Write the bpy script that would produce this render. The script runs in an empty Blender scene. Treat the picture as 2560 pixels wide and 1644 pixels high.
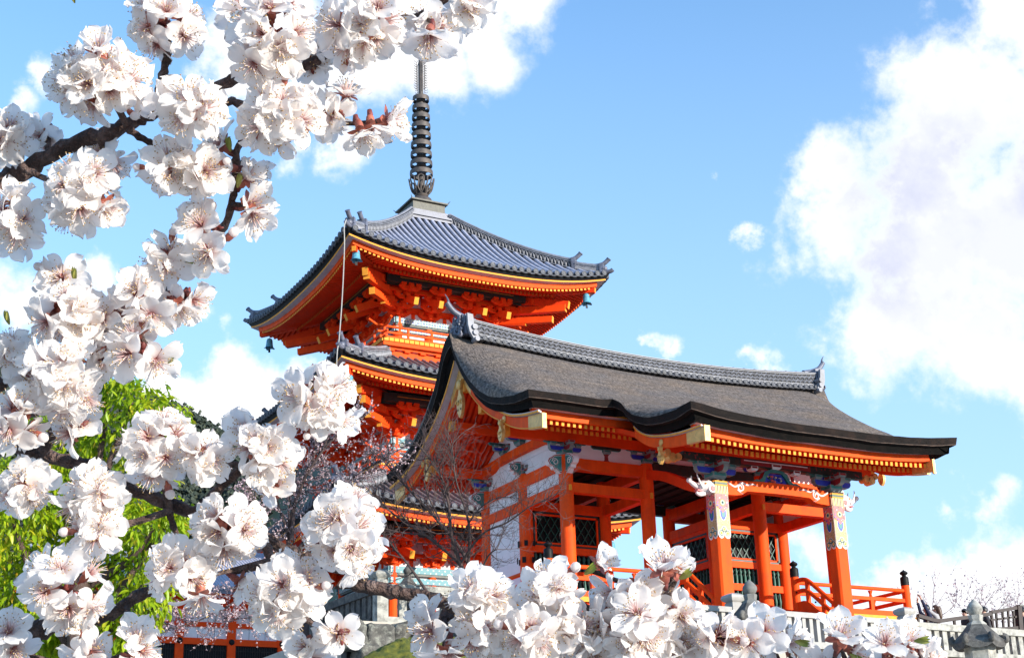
# Temple gate and three-storied pagoda behind blossoming branches
import bpy, math, random
from mathutils import Vector, Matrix, noise
PI = math.pi
R = math.radians
random.seed(7)
S = bpy.context.scene
COL = S.collection

# ------------------------------------------------------------------ camera
CAM = Vector((-19.73465276, -35.49785563, -6.11953013))
CR = Vector((0.8811, -0.4722, -0.0273)).normalized()
CF = Vector((0.4528, 0.8255, 0.3370)).normalized()
CU = CR.cross(CF).normalized()
CR = CF.cross(CU).normalized()
FPX, PW, PH = 3678.1, 2560.0, 1644.0
cam = bpy.data.cameras.new("camera")
cam.sensor_width = 36.0
cam.lens = 36.0 * FPX / PW
cam.clip_start = 0.02
cam.clip_end = 5000
camo = bpy.data.objects.new("camera", cam)
COL.objects.link(camo)
m3 = Matrix((CR, CU, -CF)).transposed()
camo.matrix_world = Matrix.Translation(CAM) @ m3.to_4x4()
S.camera = camo


def ray(x, y):
    return CF + CR * ((x - PW / 2) / FPX) - CU * ((y - PH / 2) / FPX)


def at_y(x, y, Y):           # where the sight line of a photo point meets the upright plane Y
    d = ray(x, y)
    return CAM + d * ((Y - CAM.y) / d.y)


def at_d(x, y, dist):        # ... and at a given depth
    return CAM + ray(x, y) * dist


# ------------------------------------------------------------------ light
SUN_EL, SUN_AZ = 12.0, 25.0          # azimuth to the right of the gate's front normal (-Y)
sd = Vector((math.sin(R(SUN_AZ)) * math.cos(R(SUN_EL)), -math.cos(R(SUN_AZ)) * math.cos(R(SUN_EL)), math.sin(R(SUN_EL))))
sun = bpy.data.lights.new("sun", "SUN")
sun.energy = 4.1
sun.angle = R(0.5)
sun.color = (1.0, 0.93, 0.82)
suno = bpy.data.objects.new("sun", sun)
suno.rotation_euler = sd.to_track_quat('Z', 'Y').to_euler()
suno.location = (0, -60, 60)
COL.objects.link(suno)
S.view_settings.view_transform = 'Standard'
S.view_settings.look = 'None'
S.view_settings.gamma = 1.0
S.view_settings.use_curve_mapping = False
S.view_settings.exposure = 0.86
S.cycles.max_bounces = 10
S.cycles.diffuse_bounces = 7
S.cycles.transparent_max_bounces = 6
S.cycles.use_denoising = True

W = bpy.data.worlds.new("World")
S.world = W
W.use_nodes = True
nt = W.node_tree
for n in list(nt.nodes):
    nt.nodes.remove(n)


def N(t, tree=None, **kw):
    n = (tree or nt).nodes.new(t)
    for k, v in kw.items():
        setattr(n, k, v)
    return n


L = nt.links.new
sky = N('ShaderNodeTexSky')
sky.sky_type = 'NISHITA'
sky.sun_disc = False
sky.sun_elevation = R(SUN_EL)
sky.sun_rotation = math.atan2(sd.x, sd.y)
sky.altitude = 100
sky.air_density = 1.0
sky.dust_density = 0.3
sky.ozone_density = 2.0
tc = N('ShaderNodeTexCoord')
hs = N('ShaderNodeMix', data_type='RGBA', blend_type='MULTIPLY')
hs.inputs['Factor'].default_value = 1.0
hs.inputs['B'].default_value = (1.78, 2.5, 3.0, 1)
L(sky.outputs[0], hs.inputs['A'])
# the far sky pales towards the horizon
sep = N('ShaderNodeSeparateXYZ')
L(tc.outputs['Generated'], sep.inputs[0])
hz = N('ShaderNodeMapRange')
hz.inputs['From Min'].default_value = 0.08
hz.inputs['From Max'].default_value = 0.62
hz.inputs['To Min'].default_value = 1.0
hz.inputs['To Max'].default_value = 0.0
L(sep.outputs['Z'], hz.inputs['Value'])
hzmix = N('ShaderNodeMix', data_type='RGBA')
hzmix.inputs['B'].default_value = (4.6, 6.5, 8.9, 1)
hzf = N('ShaderNodeMath', operation='MULTIPLY')
hzf.inputs[1].default_value = 0.85
L(hz.outputs[0], hzf.inputs[0])
L(hzf.outputs[0], hzmix.inputs['Factor'])
L(hs.outputs['Result'], hzmix.inputs['A'])
# clouds: soft lumps standing in fixed directions of the sky, torn by noise
nz = N('ShaderNodeTexNoise')
nz.inputs['Scale'].default_value = 18.0
nz.inputs['Detail'].default_value = 9.0
nz.inputs['Roughness'].default_value = 0.62
L(tc.outputs['Generated'], nz.inputs['Vector'])
nz2 = N('ShaderNodeTexNoise')
nz2.inputs['Scale'].default_value = 60.0
nz2.inputs['Detail'].default_value = 8.0
nz2.inputs['Roughness'].default_value = 0.6
L(tc.outputs['Generated'], nz2.inputs['Vector'])
nzw = N('ShaderNodeTexNoise')
nzw.inputs['Scale'].default_value = 15.0
nzw.inputs['Detail'].default_value = 9.0
nzw.inputs['Roughness'].default_value = 0.6
L(tc.outputs['Generated'], nzw.inputs['Vector'])
wa = N('ShaderNodeVectorMath', operation='SUBTRACT')
wa.inputs[1].default_value = (.5, .5, .5)
L(nzw.outputs['Color'], wa.inputs[0])
wb = N('ShaderNodeVectorMath', operation='SCALE')
wb.inputs['Scale'].default_value = 0.085
L(wa.outputs[0], wb.inputs[0])
wdir = N('ShaderNodeVectorMath', operation='ADD')
L(tc.outputs['Generated'], wdir.inputs[0])
L(wb.outputs[0], wdir.inputs[1])
CLOUDS = [  # photo x, y, radius in photo pixels, weight
    (2420, 260, 230, 1), (2560, 60, 200, 1), (2300, 430, 190, 1), (2150, 480, 160, 1), (2480, 560, 260, 1.1), (2280, 650, 210, 1),
    (2080, 620, 150, .9), (2230, 780, 170, 1), (2440, 830, 170, 1), (2560, 900, 130, .8), (2400, 900, 90, .6), (1960, 660, 90, .6), (2640, 500, 300, 1.1),
    (1180, 60, 150, 1), (1080, 170, 150, 1), (1230, 150, 130, 1), (950, 130, 160, 1), (1330, 30, 100, .95), (800, 170, 130, .9), (1000, 30, 160, 1), (1110, 250, 95, .9),
    (700, 60, 120, .9), (600, 150, 110, .8), (820, 400, 70, .75), (720, 400, 60, .7), (560, 60, 80, .7),
    (100, 210, 75, .95), (70, 290, 60, .7), (30, 740, 85, .95), (-20, 700, 80, .9), (100, 760, 60, .7), (240, 700, 70, .85), (180, 690, 60, .7),
    (620, 985, 100, 1.1), (700, 1010, 120, 1.1), (560, 1030, 90, 1.0), (770, 940, 70, 1), (430, 990, 60, .9), (500, 1040, 80, .9), (640, 1090, 150, 1.1), (380, 980, 50, .8),
    (1870, 590, 42, .75), (1640, 850, 40, .7), (1675, 862, 38, .7), (1780, 420, 20, .45), (1950, 912, 62, .85), (1890, 915, 40, .75), (2010, 1370, 62, .95), (2060, 1385, 60, .9), (1960, 1390, 50, .8), (570, 850, 34, .6), (500, 820, 40, .6),
    (2255, 1475, 100, 1.2), (2360, 1475, 125, 1.2), (2450, 1465, 135, 1.2), (2540, 1465, 140, 1.2), (2300, 1540, 120, 1.1), (2480, 1560, 140, 1.1), (2200, 1530, 70, 1), (2500, 1260, 60, .6), (2400, 1240, 40, .55),
]
acc = None
for cx, cy, cr, w in CLOUDS:
    d = ray(cx, cy).normalized()
    rr = cr / FPX * (d.dot(CF)) * 1.30
    vd = N('ShaderNodeVectorMath', operation='DISTANCE')
    vd.inputs[1].default_value = d
    L(wdir.outputs[0], vd.inputs[0])
    mr = N('ShaderNodeMapRange')
    mr.inputs['From Min'].default_value = 0.0
    mr.inputs['From Max'].default_value = rr
    mr.inputs['To Min'].default_value = w
    mr.inputs['To Max'].default_value = 0.0
    L(vd.outputs['Value'], mr.inputs['Value'])
    if acc is None:
        acc = mr.outputs[0]
    else:
        mx = N('ShaderNodeMath', operation='MAXIMUM')
        L(acc, mx.inputs[0])
        L(mr.outputs[0], mx.inputs[1])
        acc = mx.outputs[0]


def math2(op, a, b, clamp=False):
    n = N('ShaderNodeMath', operation=op)
    n.use_clamp = clamp
    for i, q in ((0, a), (1, b)):
        if isinstance(q, (int, float)):
            n.inputs[i].default_value = q
        else:
            L(q, n.inputs[i])
    return n.outputs[0]


den = math2('ADD', acc, math2('MULTIPLY', math2('SUBTRACT', nz.outputs['Fac'], 0.5), 1.5))
den = math2('ADD', den, math2('MULTIPLY', math2('SUBTRACT', nz2.outputs['Fac'], 0.5), 0.45))
has = math2('MULTIPLY', acc, 6.0, True)
cm = N('ShaderNodeMapRange', interpolation_type='SMOOTHSTEP')
cm.inputs['From Min'].default_value = 0.06
cm.inputs['From Max'].default_value = 0.72
L(den, cm.inputs['Value'])
cover = math2('MULTIPLY', cm.outputs[0], has)
# thicker parts of the cloud turn lavender grey
ld = ray(2400, 560).normalized()
vd = N('ShaderNodeVectorMath', operation='DISTANCE')
vd.inputs[1].default_value = ld
L(tc.outputs['Generated'], vd.inputs[0])
lm = N('ShaderNodeMapRange', interpolation_type='SMOOTHSTEP')
lm.inputs['From Min'].default_value = 0.14
lm.inputs['From Max'].default_value = 0.045
L(vd.outputs['Value'], lm.inputs['Value'])
shd = N('ShaderNodeMapRange', interpolation_type='SMOOTHSTEP')
shd.inputs['From Min'].default_value = 0.40
shd.inputs['From Max'].default_value = 0.66
L(nzw.outputs['Fac'], shd.inputs['Value'])
den2 = N('ShaderNodeMapRange', interpolation_type='SMOOTHSTEP')
den2.inputs['From Min'].default_value = 0.30
den2.inputs['From Max'].default_value = 0.80
L(den, den2.inputs['Value'])
thick = math2('MULTIPLY', math2('MULTIPLY', lm.outputs[0], den2.outputs[0]), math2('ADD', math2('MULTIPLY', shd.outputs[0], .35), .5), True)
ccol = N('ShaderNodeMix', data_type='RGBA')
ccol.inputs['A'].default_value = (9.0, 9.1, 9.4, 1)
ccol.inputs['B'].default_value = (4.9, 5.2, 6.7, 1)
L(thick, ccol.inputs['Factor'])
smix = N('ShaderNodeMix', data_type='RGBA')
L(cover, smix.inputs['Factor'])
L(hzmix.outputs['Result'], smix.inputs['A'])
L(ccol.outputs['Result'], smix.inputs['B'])
bg = N('ShaderNodeBackground')
bg.inputs['Strength'].default_value = 0.075
L(smix.outputs['Result'], bg.inputs['Color'])
wo = N('ShaderNodeOutputWorld')
L(bg.outputs[0], wo.inputs['Surface'])


# ------------------------------------------------------------------ materials
def lerp(a, b, t):
    return a + (b - a) * t


def mat(name, col, rough=0.6, var=0.12, scale=6.0, bump=0.0, bscale=40.0, metal=0.0, stain=None, sscale=1.5, stretch=(1, 1, 1), spec=0.5, lo=None, hi=None):
    m = bpy.data.materials.new(name)
    m.use_nodes = True
    t = m.node_tree
    b = t.nodes['Principled BSDF']
    b.inputs['Roughness'].default_value = rough
    b.inputs['Metallic'].default_value = metal
    b.inputs['Specular IOR Level'].default_value = spec
    k = t.links.new
    tcn = t.nodes.new('ShaderNodeTexCoord')
    mp = t.nodes.new('ShaderNodeMapping')
    mp.inputs['Scale'].default_value = stretch
    k(tcn.outputs['Object'], mp.inputs[0])
    nn = t.nodes.new('ShaderNodeTexNoise')
    nn.inputs['Scale'].default_value = scale
    nn.inputs['Detail'].default_value = 6
    k(mp.outputs[0], nn.inputs['Vector'])
    cr = t.nodes.new('ShaderNodeValToRGB')
    lo = lo or [c * (1 - var) for c in col]
    hi = hi or [min(1, c * (1 + var)) for c in col]
    cr.color_ramp.elements[0].position = 0.3
    cr.color_ramp.elements[1].position = 0.7
    cr.color_ramp.elements[0].color = (*lo, 1)
    cr.color_ramp.elements[1].color = (*hi, 1)
    k(nn.outputs['Fac'], cr.inputs[0])
    out = cr.outputs[0]
    if stain:
        n2 = t.nodes.new('ShaderNodeTexNoise')
        n2.inputs['Scale'].default_value = sscale
        n2.inputs['Detail'].default_value = 8
        n2.inputs['Roughness'].default_value = 0.65
        k(tcn.outputs['Object'], n2.inputs['Vector'])
        r2 = t.nodes.new('ShaderNodeValToRGB')
        r2.color_ramp.elements[0].position = 0.48
        r2.color_ramp.elements[1].position = 0.72
        r2.color_ramp.elements[0].color = (0, 0, 0, 1)
        r2.color_ramp.elements[1].color = (1, 1, 1, 1)
        k(n2.outputs['Fac'], r2.inputs[0])
        mx = t.nodes.new('ShaderNodeMix')
        mx.data_type = 'RGBA'
        k(r2.outputs[0], mx.inputs['Factor'])
        k(out, mx.inputs['A'])
        mx.inputs['B'].default_value = (*stain, 1)
        out = mx.outputs['Result']
    k(out, b.inputs['Base Color'])
    rr = t.nodes.new('ShaderNodeMapRange')
    rr.inputs['To Min'].default_value = max(0.02, rough - 0.1)
    rr.inputs['To Max'].default_value = min(1, rough + 0.1)
    k(nn.outputs['Fac'], rr.inputs['Value'])
    k(rr.outputs[0], b.inputs['Roughness'])
    if bump:
        n3 = t.nodes.new('ShaderNodeTexNoise')
        n3.inputs['Scale'].default_value = bscale
        n3.inputs['Detail'].default_value = 5
        k(mp.outputs[0], n3.inputs['Vector'])
        bp = t.nodes.new('ShaderNodeBump')
        bp.inputs['Strength'].default_value = bump
        bp.inputs['Distance'].default_value = 0.03
        k(n3.outputs['Fac'], bp.inputs['Height'])
        k(bp.outputs[0], b.inputs['Normal'])
    return m


M = {}
M['lacquer'] = mat('vermilion_lacquer', (0.90, 0.088, 0.009), .62, .17, 4.5, .12, 30, stain=(0.66, 0.070, 0.014), sscale=2.6, spec=.12, stretch=(1, 1, .22))
M['lacquer2'] = mat('old_vermilion', (0.88, 0.072, 0.008), .65, .12, 3.0, .06, 25, spec=.12)
M['red2'] = mat('deep_red_paint', (0.80, 0.055, 0.010), .65, .12, 3.0, spec=.12)
M['ochre'] = mat('yellow_ochre_paint', (0.84, 0.335, 0.036), .6, .12, 9.0, spec=.2)
M['gold'] = mat('gilt_metal', (0.76, 0.43, 0.13), .45, .22, 14, .2, 60, metal=.3, stain=(.50, .25, .06), sscale=7)
M['plaster'] = mat('white_plaster', (0.80, 0.79, 0.80), .85, .04, 3.0, .05, 60, stain=(.70, .69, .70), sscale=.8)
M['paleboard'] = mat('pale_painted_board', (0.50, 0.45, 0.48), .55, .12, 2.5, stain=(.42, .33, .33), sscale=1.6)
M['thatch_edge'] = mat('cut_bark_edge', (0.017, 0.0125, 0.0105), .85, .5, 5.0, .9, 40, stretch=(1, 1, 14), stain=(.042, .024, .017), sscale=2.2, spec=.2)
M['thatch_black'] = mat('dark_bark_underlayer', (0.006, 0.005, 0.0045), .9, .5, 5.0, .9, 40, stretch=(1, 1, 14), stain=(.017, .011, .009), sscale=2.6, spec=.15)
M['edge_lip'] = mat('pale_bark_lip', (0.10, 0.066, 0.050), .9, .6, 3.0, .5, 40, stretch=(2, 2, 1), stain=(.02, .014, .011), sscale=4)  # lighter brown strip along the foot of the cut edge
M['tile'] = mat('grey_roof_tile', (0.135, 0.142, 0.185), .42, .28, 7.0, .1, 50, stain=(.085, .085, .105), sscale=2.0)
M['tile_end'] = mat('round_end_tile', (0.095, 0.10, 0.118), .6, .4, 9.0, .1, 50, stain=(.12, .12, .12), sscale=3, spec=.3)
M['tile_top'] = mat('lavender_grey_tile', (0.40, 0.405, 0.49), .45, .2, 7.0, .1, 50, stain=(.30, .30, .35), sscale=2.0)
M['tile_pale'] = mat('pale_ridge_tile', (0.22, 0.225, 0.255), .5, .25, 7.0, .12, 50, stain=(.13, .13, .145), sscale=3)
M['tile_dark'] = mat('dark_tile_shade', (0.022, 0.022, 0.027), .7, .3, 8.0)
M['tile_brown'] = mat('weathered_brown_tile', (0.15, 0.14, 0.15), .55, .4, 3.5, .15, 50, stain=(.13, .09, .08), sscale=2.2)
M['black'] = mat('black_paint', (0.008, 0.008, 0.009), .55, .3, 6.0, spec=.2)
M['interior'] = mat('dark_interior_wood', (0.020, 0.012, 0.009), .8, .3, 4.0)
M['green'] = mat('dark_green_paint', (0.012, 0.085, 0.062), .5, .25, 6.0)
M['deepgreen'] = mat('blackish_green_paint', (0.012, 0.032, 0.027), .5, .35, 8.0, stain=(.05, .03, .02), sscale=6)
M['teal'] = mat('teal_paint', (0.028, 0.20, 0.19), .5, .2, 9.0)
M['blue'] = mat('ultramarine_paint', (0.015, 0.045, 0.50), .5, .2, 9.0)
M['crimson'] = mat('crimson_paint', (0.26, 0.018, 0.02), .5, .2, 9.0)
M['cream'] = mat('cream_paint', (0.70, 0.60, 0.40), .55, .06, 9.0)
M['outline'] = mat('pale_outline_paint', (0.20, 0.26, 0.26), .5, .1, 9.0)
M['whitep'] = mat('white_paint', (0.80, 0.78, 0.77), .5, .05, 9.0)
M['pinkw'] = mat('pinkish_white_paint', (0.78, 0.68, 0.67), .5, .06, 12.0)
M['rose'] = mat('rose_paint', (0.68, 0.12, 0.13), .5, .1, 12.0)
M['goldleafp'] = mat('gold_brocade_paint', (0.66, 0.44, 0.20), .5, .1, 60, lo=(.36, .19, .06), hi=(.62, .42, .19))
M['bronze'] = mat('weathered_bronze', (0.085, 0.072, 0.064), .6, .35, 6.0, .1, 40, metal=.2, stain=(.13, .095, .078), sscale=4)
M['roban'] = mat('streaked_bronze', (0.125, 0.12, 0.095), .6, .35, 5.0, .1, 40, stain=(.07, .06, .055), sscale=5, stretch=(6, 6, 1))
M['copper'] = mat('verdigris_copper', (0.10, 0.33, 0.44), .5, .25, 12.0, stain=(.04, .15, .24), sscale=7)
M['stone'] = mat('grey_granite', (0.20, 0.195, 0.18), .9, .25, 14, .25, 90, stain=(.10, .097, .09), sscale=3.5)
M['stone_pale'] = mat('pale_cut_stone', (0.40, 0.385, 0.36), .9, .16, 12, .2, 90, stain=(.30, .285, .27), sscale=3)
M['stone_dirty'] = mat('stained_stone', (0.38, 0.37, 0.33), .9, .22, 9, .3, 70, stain=(.085, .08, .072), sscale=5)
M['stone_dark'] = mat('mossy_dark_stone', (0.085, 0.080, 0.074), .92, .4, 10, .4, 60, stain=(.20, .19, .17), sscale=6)
M['boulder'] = mat('lichened_boulder', (0.095, 0.09, 0.08), .95, .5, 6, .7, 30, stain=(.30, .30, .25), sscale=9)
M['moss'] = mat('yellow_green_moss', (0.10, 0.125, 0.012), .95, .5, 9, .8, 80, lo=(.035, .06, .008), hi=(.20, .19, .02))
M['earth'] = mat('packed_gravel_ground', (0.44, 0.40, 0.34), .95, .15, 4, .3, 60)  # kept pale so the hidden ground bounces light up into the eaves
M['darkwood'] = mat('dark_brown_wood', (0.020, 0.008, 0.007), .6, .3, 5, .1, 30)
M['plank'] = mat('weathered_plank', (0.115, 0.095, 0.085), .8, .3, 5, .2, 30, stretch=(1, 1, 6))
M['bark'] = mat('grey_brown_bark', (0.115, 0.066, 0.052), .85, .5, 90, .9, 200, stain=(.27, .20, .18), sscale=90)
M['twigbark'] = mat('bare_twig_bark', (0.082, 0.054, 0.050), .9, .3, 9)
M['redtwig'] = mat('hazed_reddish_twig_bark', (0.30, 0.22, 0.23), .9, .3, 9)  # bark lightened, haze of distance mixed into the colour
M['calyx'] = mat('red_brown_calyx', (0.27, 0.060, 0.042), .5, .4, 160, lo=(.16, .028, .022), hi=(.42, .13, .08))
M['bud'] = mat('bud_scale', (0.16, 0.035, 0.03), .6, .4, 140)
M['anther'] = mat('brown_yellow_anther', (0.42, 0.24, 0.08), .6, .5, 300, lo=(.22, .11, .035), hi=(.66, .44, .18))
M['budleaf'] = mat('young_leaf', (0.22, 0.29, 0.035), .5, .4, 90, lo=(.13, .20, .02), hi=(.40, .36, .08))


def petal_mat():
    m = bpy.data.materials.new('white_petal')
    m.use_nodes = True
    t = m.node_tree
    k = t.links.new
    b = t.nodes['Principled BSDF']
    at = t.nodes.new('ShaderNodeAttribute')
    at.attribute_name = 'along'
    cr = t.nodes.new('ShaderNodeValToRGB')
    e = cr.color_ramp.elements
    e[0].position = 0.0
    e[0].color = (.72, .36, .35, 1)
    e[1].position = 1.0
    e[1].color = (.97, .92, .88, 1)
    x = e.new(.11)
    x.color = (.90, .78, .76, 1)
    x = e.new(.32)
    x.color = (.95, .90, .86, 1)
    k(at.outputs['Fac'], cr.inputs[0])
    tcn = t.nodes.new('ShaderNodeTexCoord')
    nn = t.nodes.new('ShaderNodeTexNoise')
    nn.inputs['Scale'].default_value = 420
    nn.inputs['Detail'].default_value = 3
    k(tcn.outputs['Object'], nn.inputs['Vector'])
    bp = t.nodes.new('ShaderNodeBump')
    bp.inputs['Strength'].default_value = .22
    bp.inputs['Distance'].default_value = .001
    k(nn.outputs['Fac'], bp.inputs['Height'])
    k(bp.outputs[0], b.inputs['Normal'])
    k(cr.outputs[0], b.inputs['Base Color'])
    b.inputs['Roughness'].default_value = .55
    b.inputs['Specular IOR Level'].default_value = .3
    tr = t.nodes.new('ShaderNodeBsdfTranslucent')
    k(cr.outputs[0], tr.inputs['Color'])
    mx = t.nodes.new('ShaderNodeMixShader')
    mx.inputs[0].default_value = .52
    k(b.outputs[0], mx.inputs[1])
    k(tr.outputs[0], mx.inputs[2])
    k(mx.outputs[0], t.nodes['Material Output'].inputs['Surface'])
    return m


def along_mat(name, stops, rough=.5, trans=.3):
    m = bpy.data.materials.new(name)
    m.use_nodes = True
    t = m.node_tree
    k = t.links.new
    b = t.nodes['Principled BSDF']
    at = t.nodes.new('ShaderNodeAttribute')
    at.attribute_name = 'along'
    cr = t.nodes.new('ShaderNodeValToRGB')
    e = cr.color_ramp.elements
    e[0].position, e[0].color = stops[0][0], (*stops[0][1], 1)
    e[1].position, e[1].color = stops[-1][0], (*stops[-1][1], 1)
    for p, c in stops[1:-1]:
        x = e.new(p)
        x.color = (*c, 1)
    k(at.outputs['Fac'], cr.inputs[0])
    k(cr.outputs[0], b.inputs['Base Color'])
    b.inputs['Roughness'].default_value = rough
    if trans:
        tr = t.nodes.new('ShaderNodeBsdfTranslucent')
        k(cr.outputs[0], tr.inputs['Color'])
        mx = t.nodes.new('ShaderNodeMixShader')
        mx.inputs[0].default_value = trans
        k(b.outputs[0], mx.inputs[1])
        k(tr.outputs[0], mx.inputs[2])
        k(mx.outputs[0], t.nodes['Material Output'].inputs['Surface'])
    return m


M['petal'] = petal_mat()
M['filament'] = along_mat('stamen_filament', [(0, (.45, .10, .10)), (.4, (.78, .55, .52)), (1, (.94, .90, .86))], .5, .25)
M['leaf'] = along_mat('yellow_green_leaf', [(0, (.14, .28, .010)), (.35, (.29, .44, .010)), (.7, (.44, .53, .016)), (.92, (.64, .57, .03)), (1, (.60, .40, .03))], .4, .45)
M['tinyblossom'] = along_mat('pale_pink_blossom', [(0, (.42, .24, .26)), (.4, (.60, .43, .46)), (1, (.76, .66, .68))], .6, .3)
M['hillleaf'] = along_mat('hazed_forest_foliage', [(0, (.018, .026, .020)), (.5, (.040, .055, .036)), (1, (.085, .095, .055))], .8, .1)  # greens greyed, distance haze put into the foliage colour


def thatch_mat():
    m = bpy.data.materials.new('cypress_bark_thatch')
    m.use_nodes = True
    t = m.node_tree
    k = t.links.new
    b = t.nodes['Principled BSDF']
    b.inputs['Roughness'].default_value = .92
    b.inputs['Specular IOR Level'].default_value = .25
    tcn = t.nodes.new('ShaderNodeTexCoord')
    mp = t.nodes.new('ShaderNodeMapping')
    mp.inputs['Scale'].default_value = (1.0, .38, .38)
    mp.inputs['Rotation'].default_value = (0, 0, .25)
    k(tcn.outputs['Object'], mp.inputs[0])
    n1 = t.nodes.new('ShaderNodeTexNoise')
    n1.inputs['Scale'].default_value = 22
    n1.inputs['Detail'].default_value = 8
    n1.inputs['Roughness'].default_value = .75
    k(mp.outputs[0], n1.inputs['Vector'])
    n2 = t.nodes.new('ShaderNodeTexNoise')
    n2.inputs['Scale'].default_value = 1.1
    n2.inputs['Detail'].default_value = 5
    k(tcn.outputs['Object'], n2.inputs['Vector'])
    c1 = t.nodes.new('ShaderNodeValToRGB')
    e = c1.color_ramp.elements
    e[0].position, e[0].color = .33, (.032, .026, .022, 1)
    e[1].position, e[1].color = .72, (.36, .31, .27, 1)
    x = e.new(.5)
    x.color = (.155, .132, .117, 1)
    k(n1.outputs['Fac'], c1.inputs[0])
    c2 = t.nodes.new('ShaderNodeValToRGB')
    e = c2.color_ramp.elements
    e[0].position, e[0].color = .35, (.86, .88, .95, 1)
    e[1].position, e[1].color = .68, (1.12, 1.02, .93, 1)
    k(n2.outputs['Fac'], c2.inputs[0])
    mx = t.nodes.new('ShaderNodeMix')
    mx.data_type = 'RGBA'
    mx.blend_type = 'MULTIPLY'
    mx.inputs['Factor'].default_value = 1
    k(c1.outputs[0], mx.inputs['A'])
    k(c2.outputs[0], mx.inputs['B'])
    mp3 = t.nodes.new('ShaderNodeMapping')
    mp3.inputs['Scale'].default_value = (.22, 3.2, 5.5)
    k(tcn.outputs['Object'], mp3.inputs[0])
    n3 = t.nodes.new('ShaderNodeTexNoise')
    n3.inputs['Scale'].default_value = 2.4
    n3.inputs['Detail'].default_value = 6
    n3.inputs['Roughness'].default_value = .7
    k(mp3.outputs[0], n3.inputs['Vector'])
    c3 = t.nodes.new('ShaderNodeValToRGB')
    e = c3.color_ramp.elements
    e[0].position, e[0].color = .36, (.72, .71, .72, 1)
    e[1].position, e[1].color = .66, (1.22, 1.18, 1.10, 1)
    k(n3.outputs['Fac'], c3.inputs[0])
    mx3 = t.nodes.new('ShaderNodeMix')
    mx3.data_type = 'RGBA'
    mx3.blend_type = 'MULTIPLY'
    mx3.inputs['Factor'].default_value = 1
    k(mx.outputs['Result'], mx3.inputs['A'])
    k(c3.outputs[0], mx3.inputs['B'])
    k(mx3.outputs['Result'], b.inputs['Base Color'])
    bp = t.nodes.new('ShaderNodeBump')
    bp.inputs['Strength'].default_value = .9
    bp.inputs['Distance'].default_value = .04
    k(n1.outputs['Fac'], bp.inputs['Height'])
    k(bp.outputs[0], b.inputs['Normal'])
    return m


M['thatch'] = thatch_mat()


def band_mat():   # painted brocade: small diamonds in blue, teal, cream
    m = bpy.data.materials.new('painted_band')
    m.use_nodes = True
    t = m.node_tree
    k = t.links.new
    b = t.nodes['Principled BSDF']
    tcn = t.nodes.new('ShaderNodeTexCoord')
    mp = t.nodes.new('ShaderNodeMapping')
    mp.inputs['Rotation'].default_value = (0, R(45), 0)
    k(tcn.outputs['Object'], mp.inputs[0])
    v = t.nodes.new('ShaderNodeTexVoronoi')
    v.inputs['Scale'].default_value = 5.5
    v.inputs['Randomness'].default_value = 0.12
    v.distance = 'MANHATTAN'
    k(mp.outputs[0], v.inputs['Vector'])
    c = t.nodes.new('ShaderNodeValToRGB')
    c.color_ramp.interpolation = 'CONSTANT'
    e = c.color_ramp.elements
    e[0].position, e[0].color = 0, (.70, .42, .12, 1)
    e[1].position, e[1].color = .16, (.05, .12, .42, 1)
    for p, col in ((.34, (.10, .34, .36)), (.52, (.72, .66, .52)), (.66, (.11, .29, .34))):
        x = e.new(p)
        x.color = (*col, 1)
    k(v.outputs['Distance'], c.inputs[0])
    k(c.outputs[0], b.inputs['Base Color'])
    b.inputs['Roughness'].default_value = .6
    return m


M['band'] = band_mat()


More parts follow.
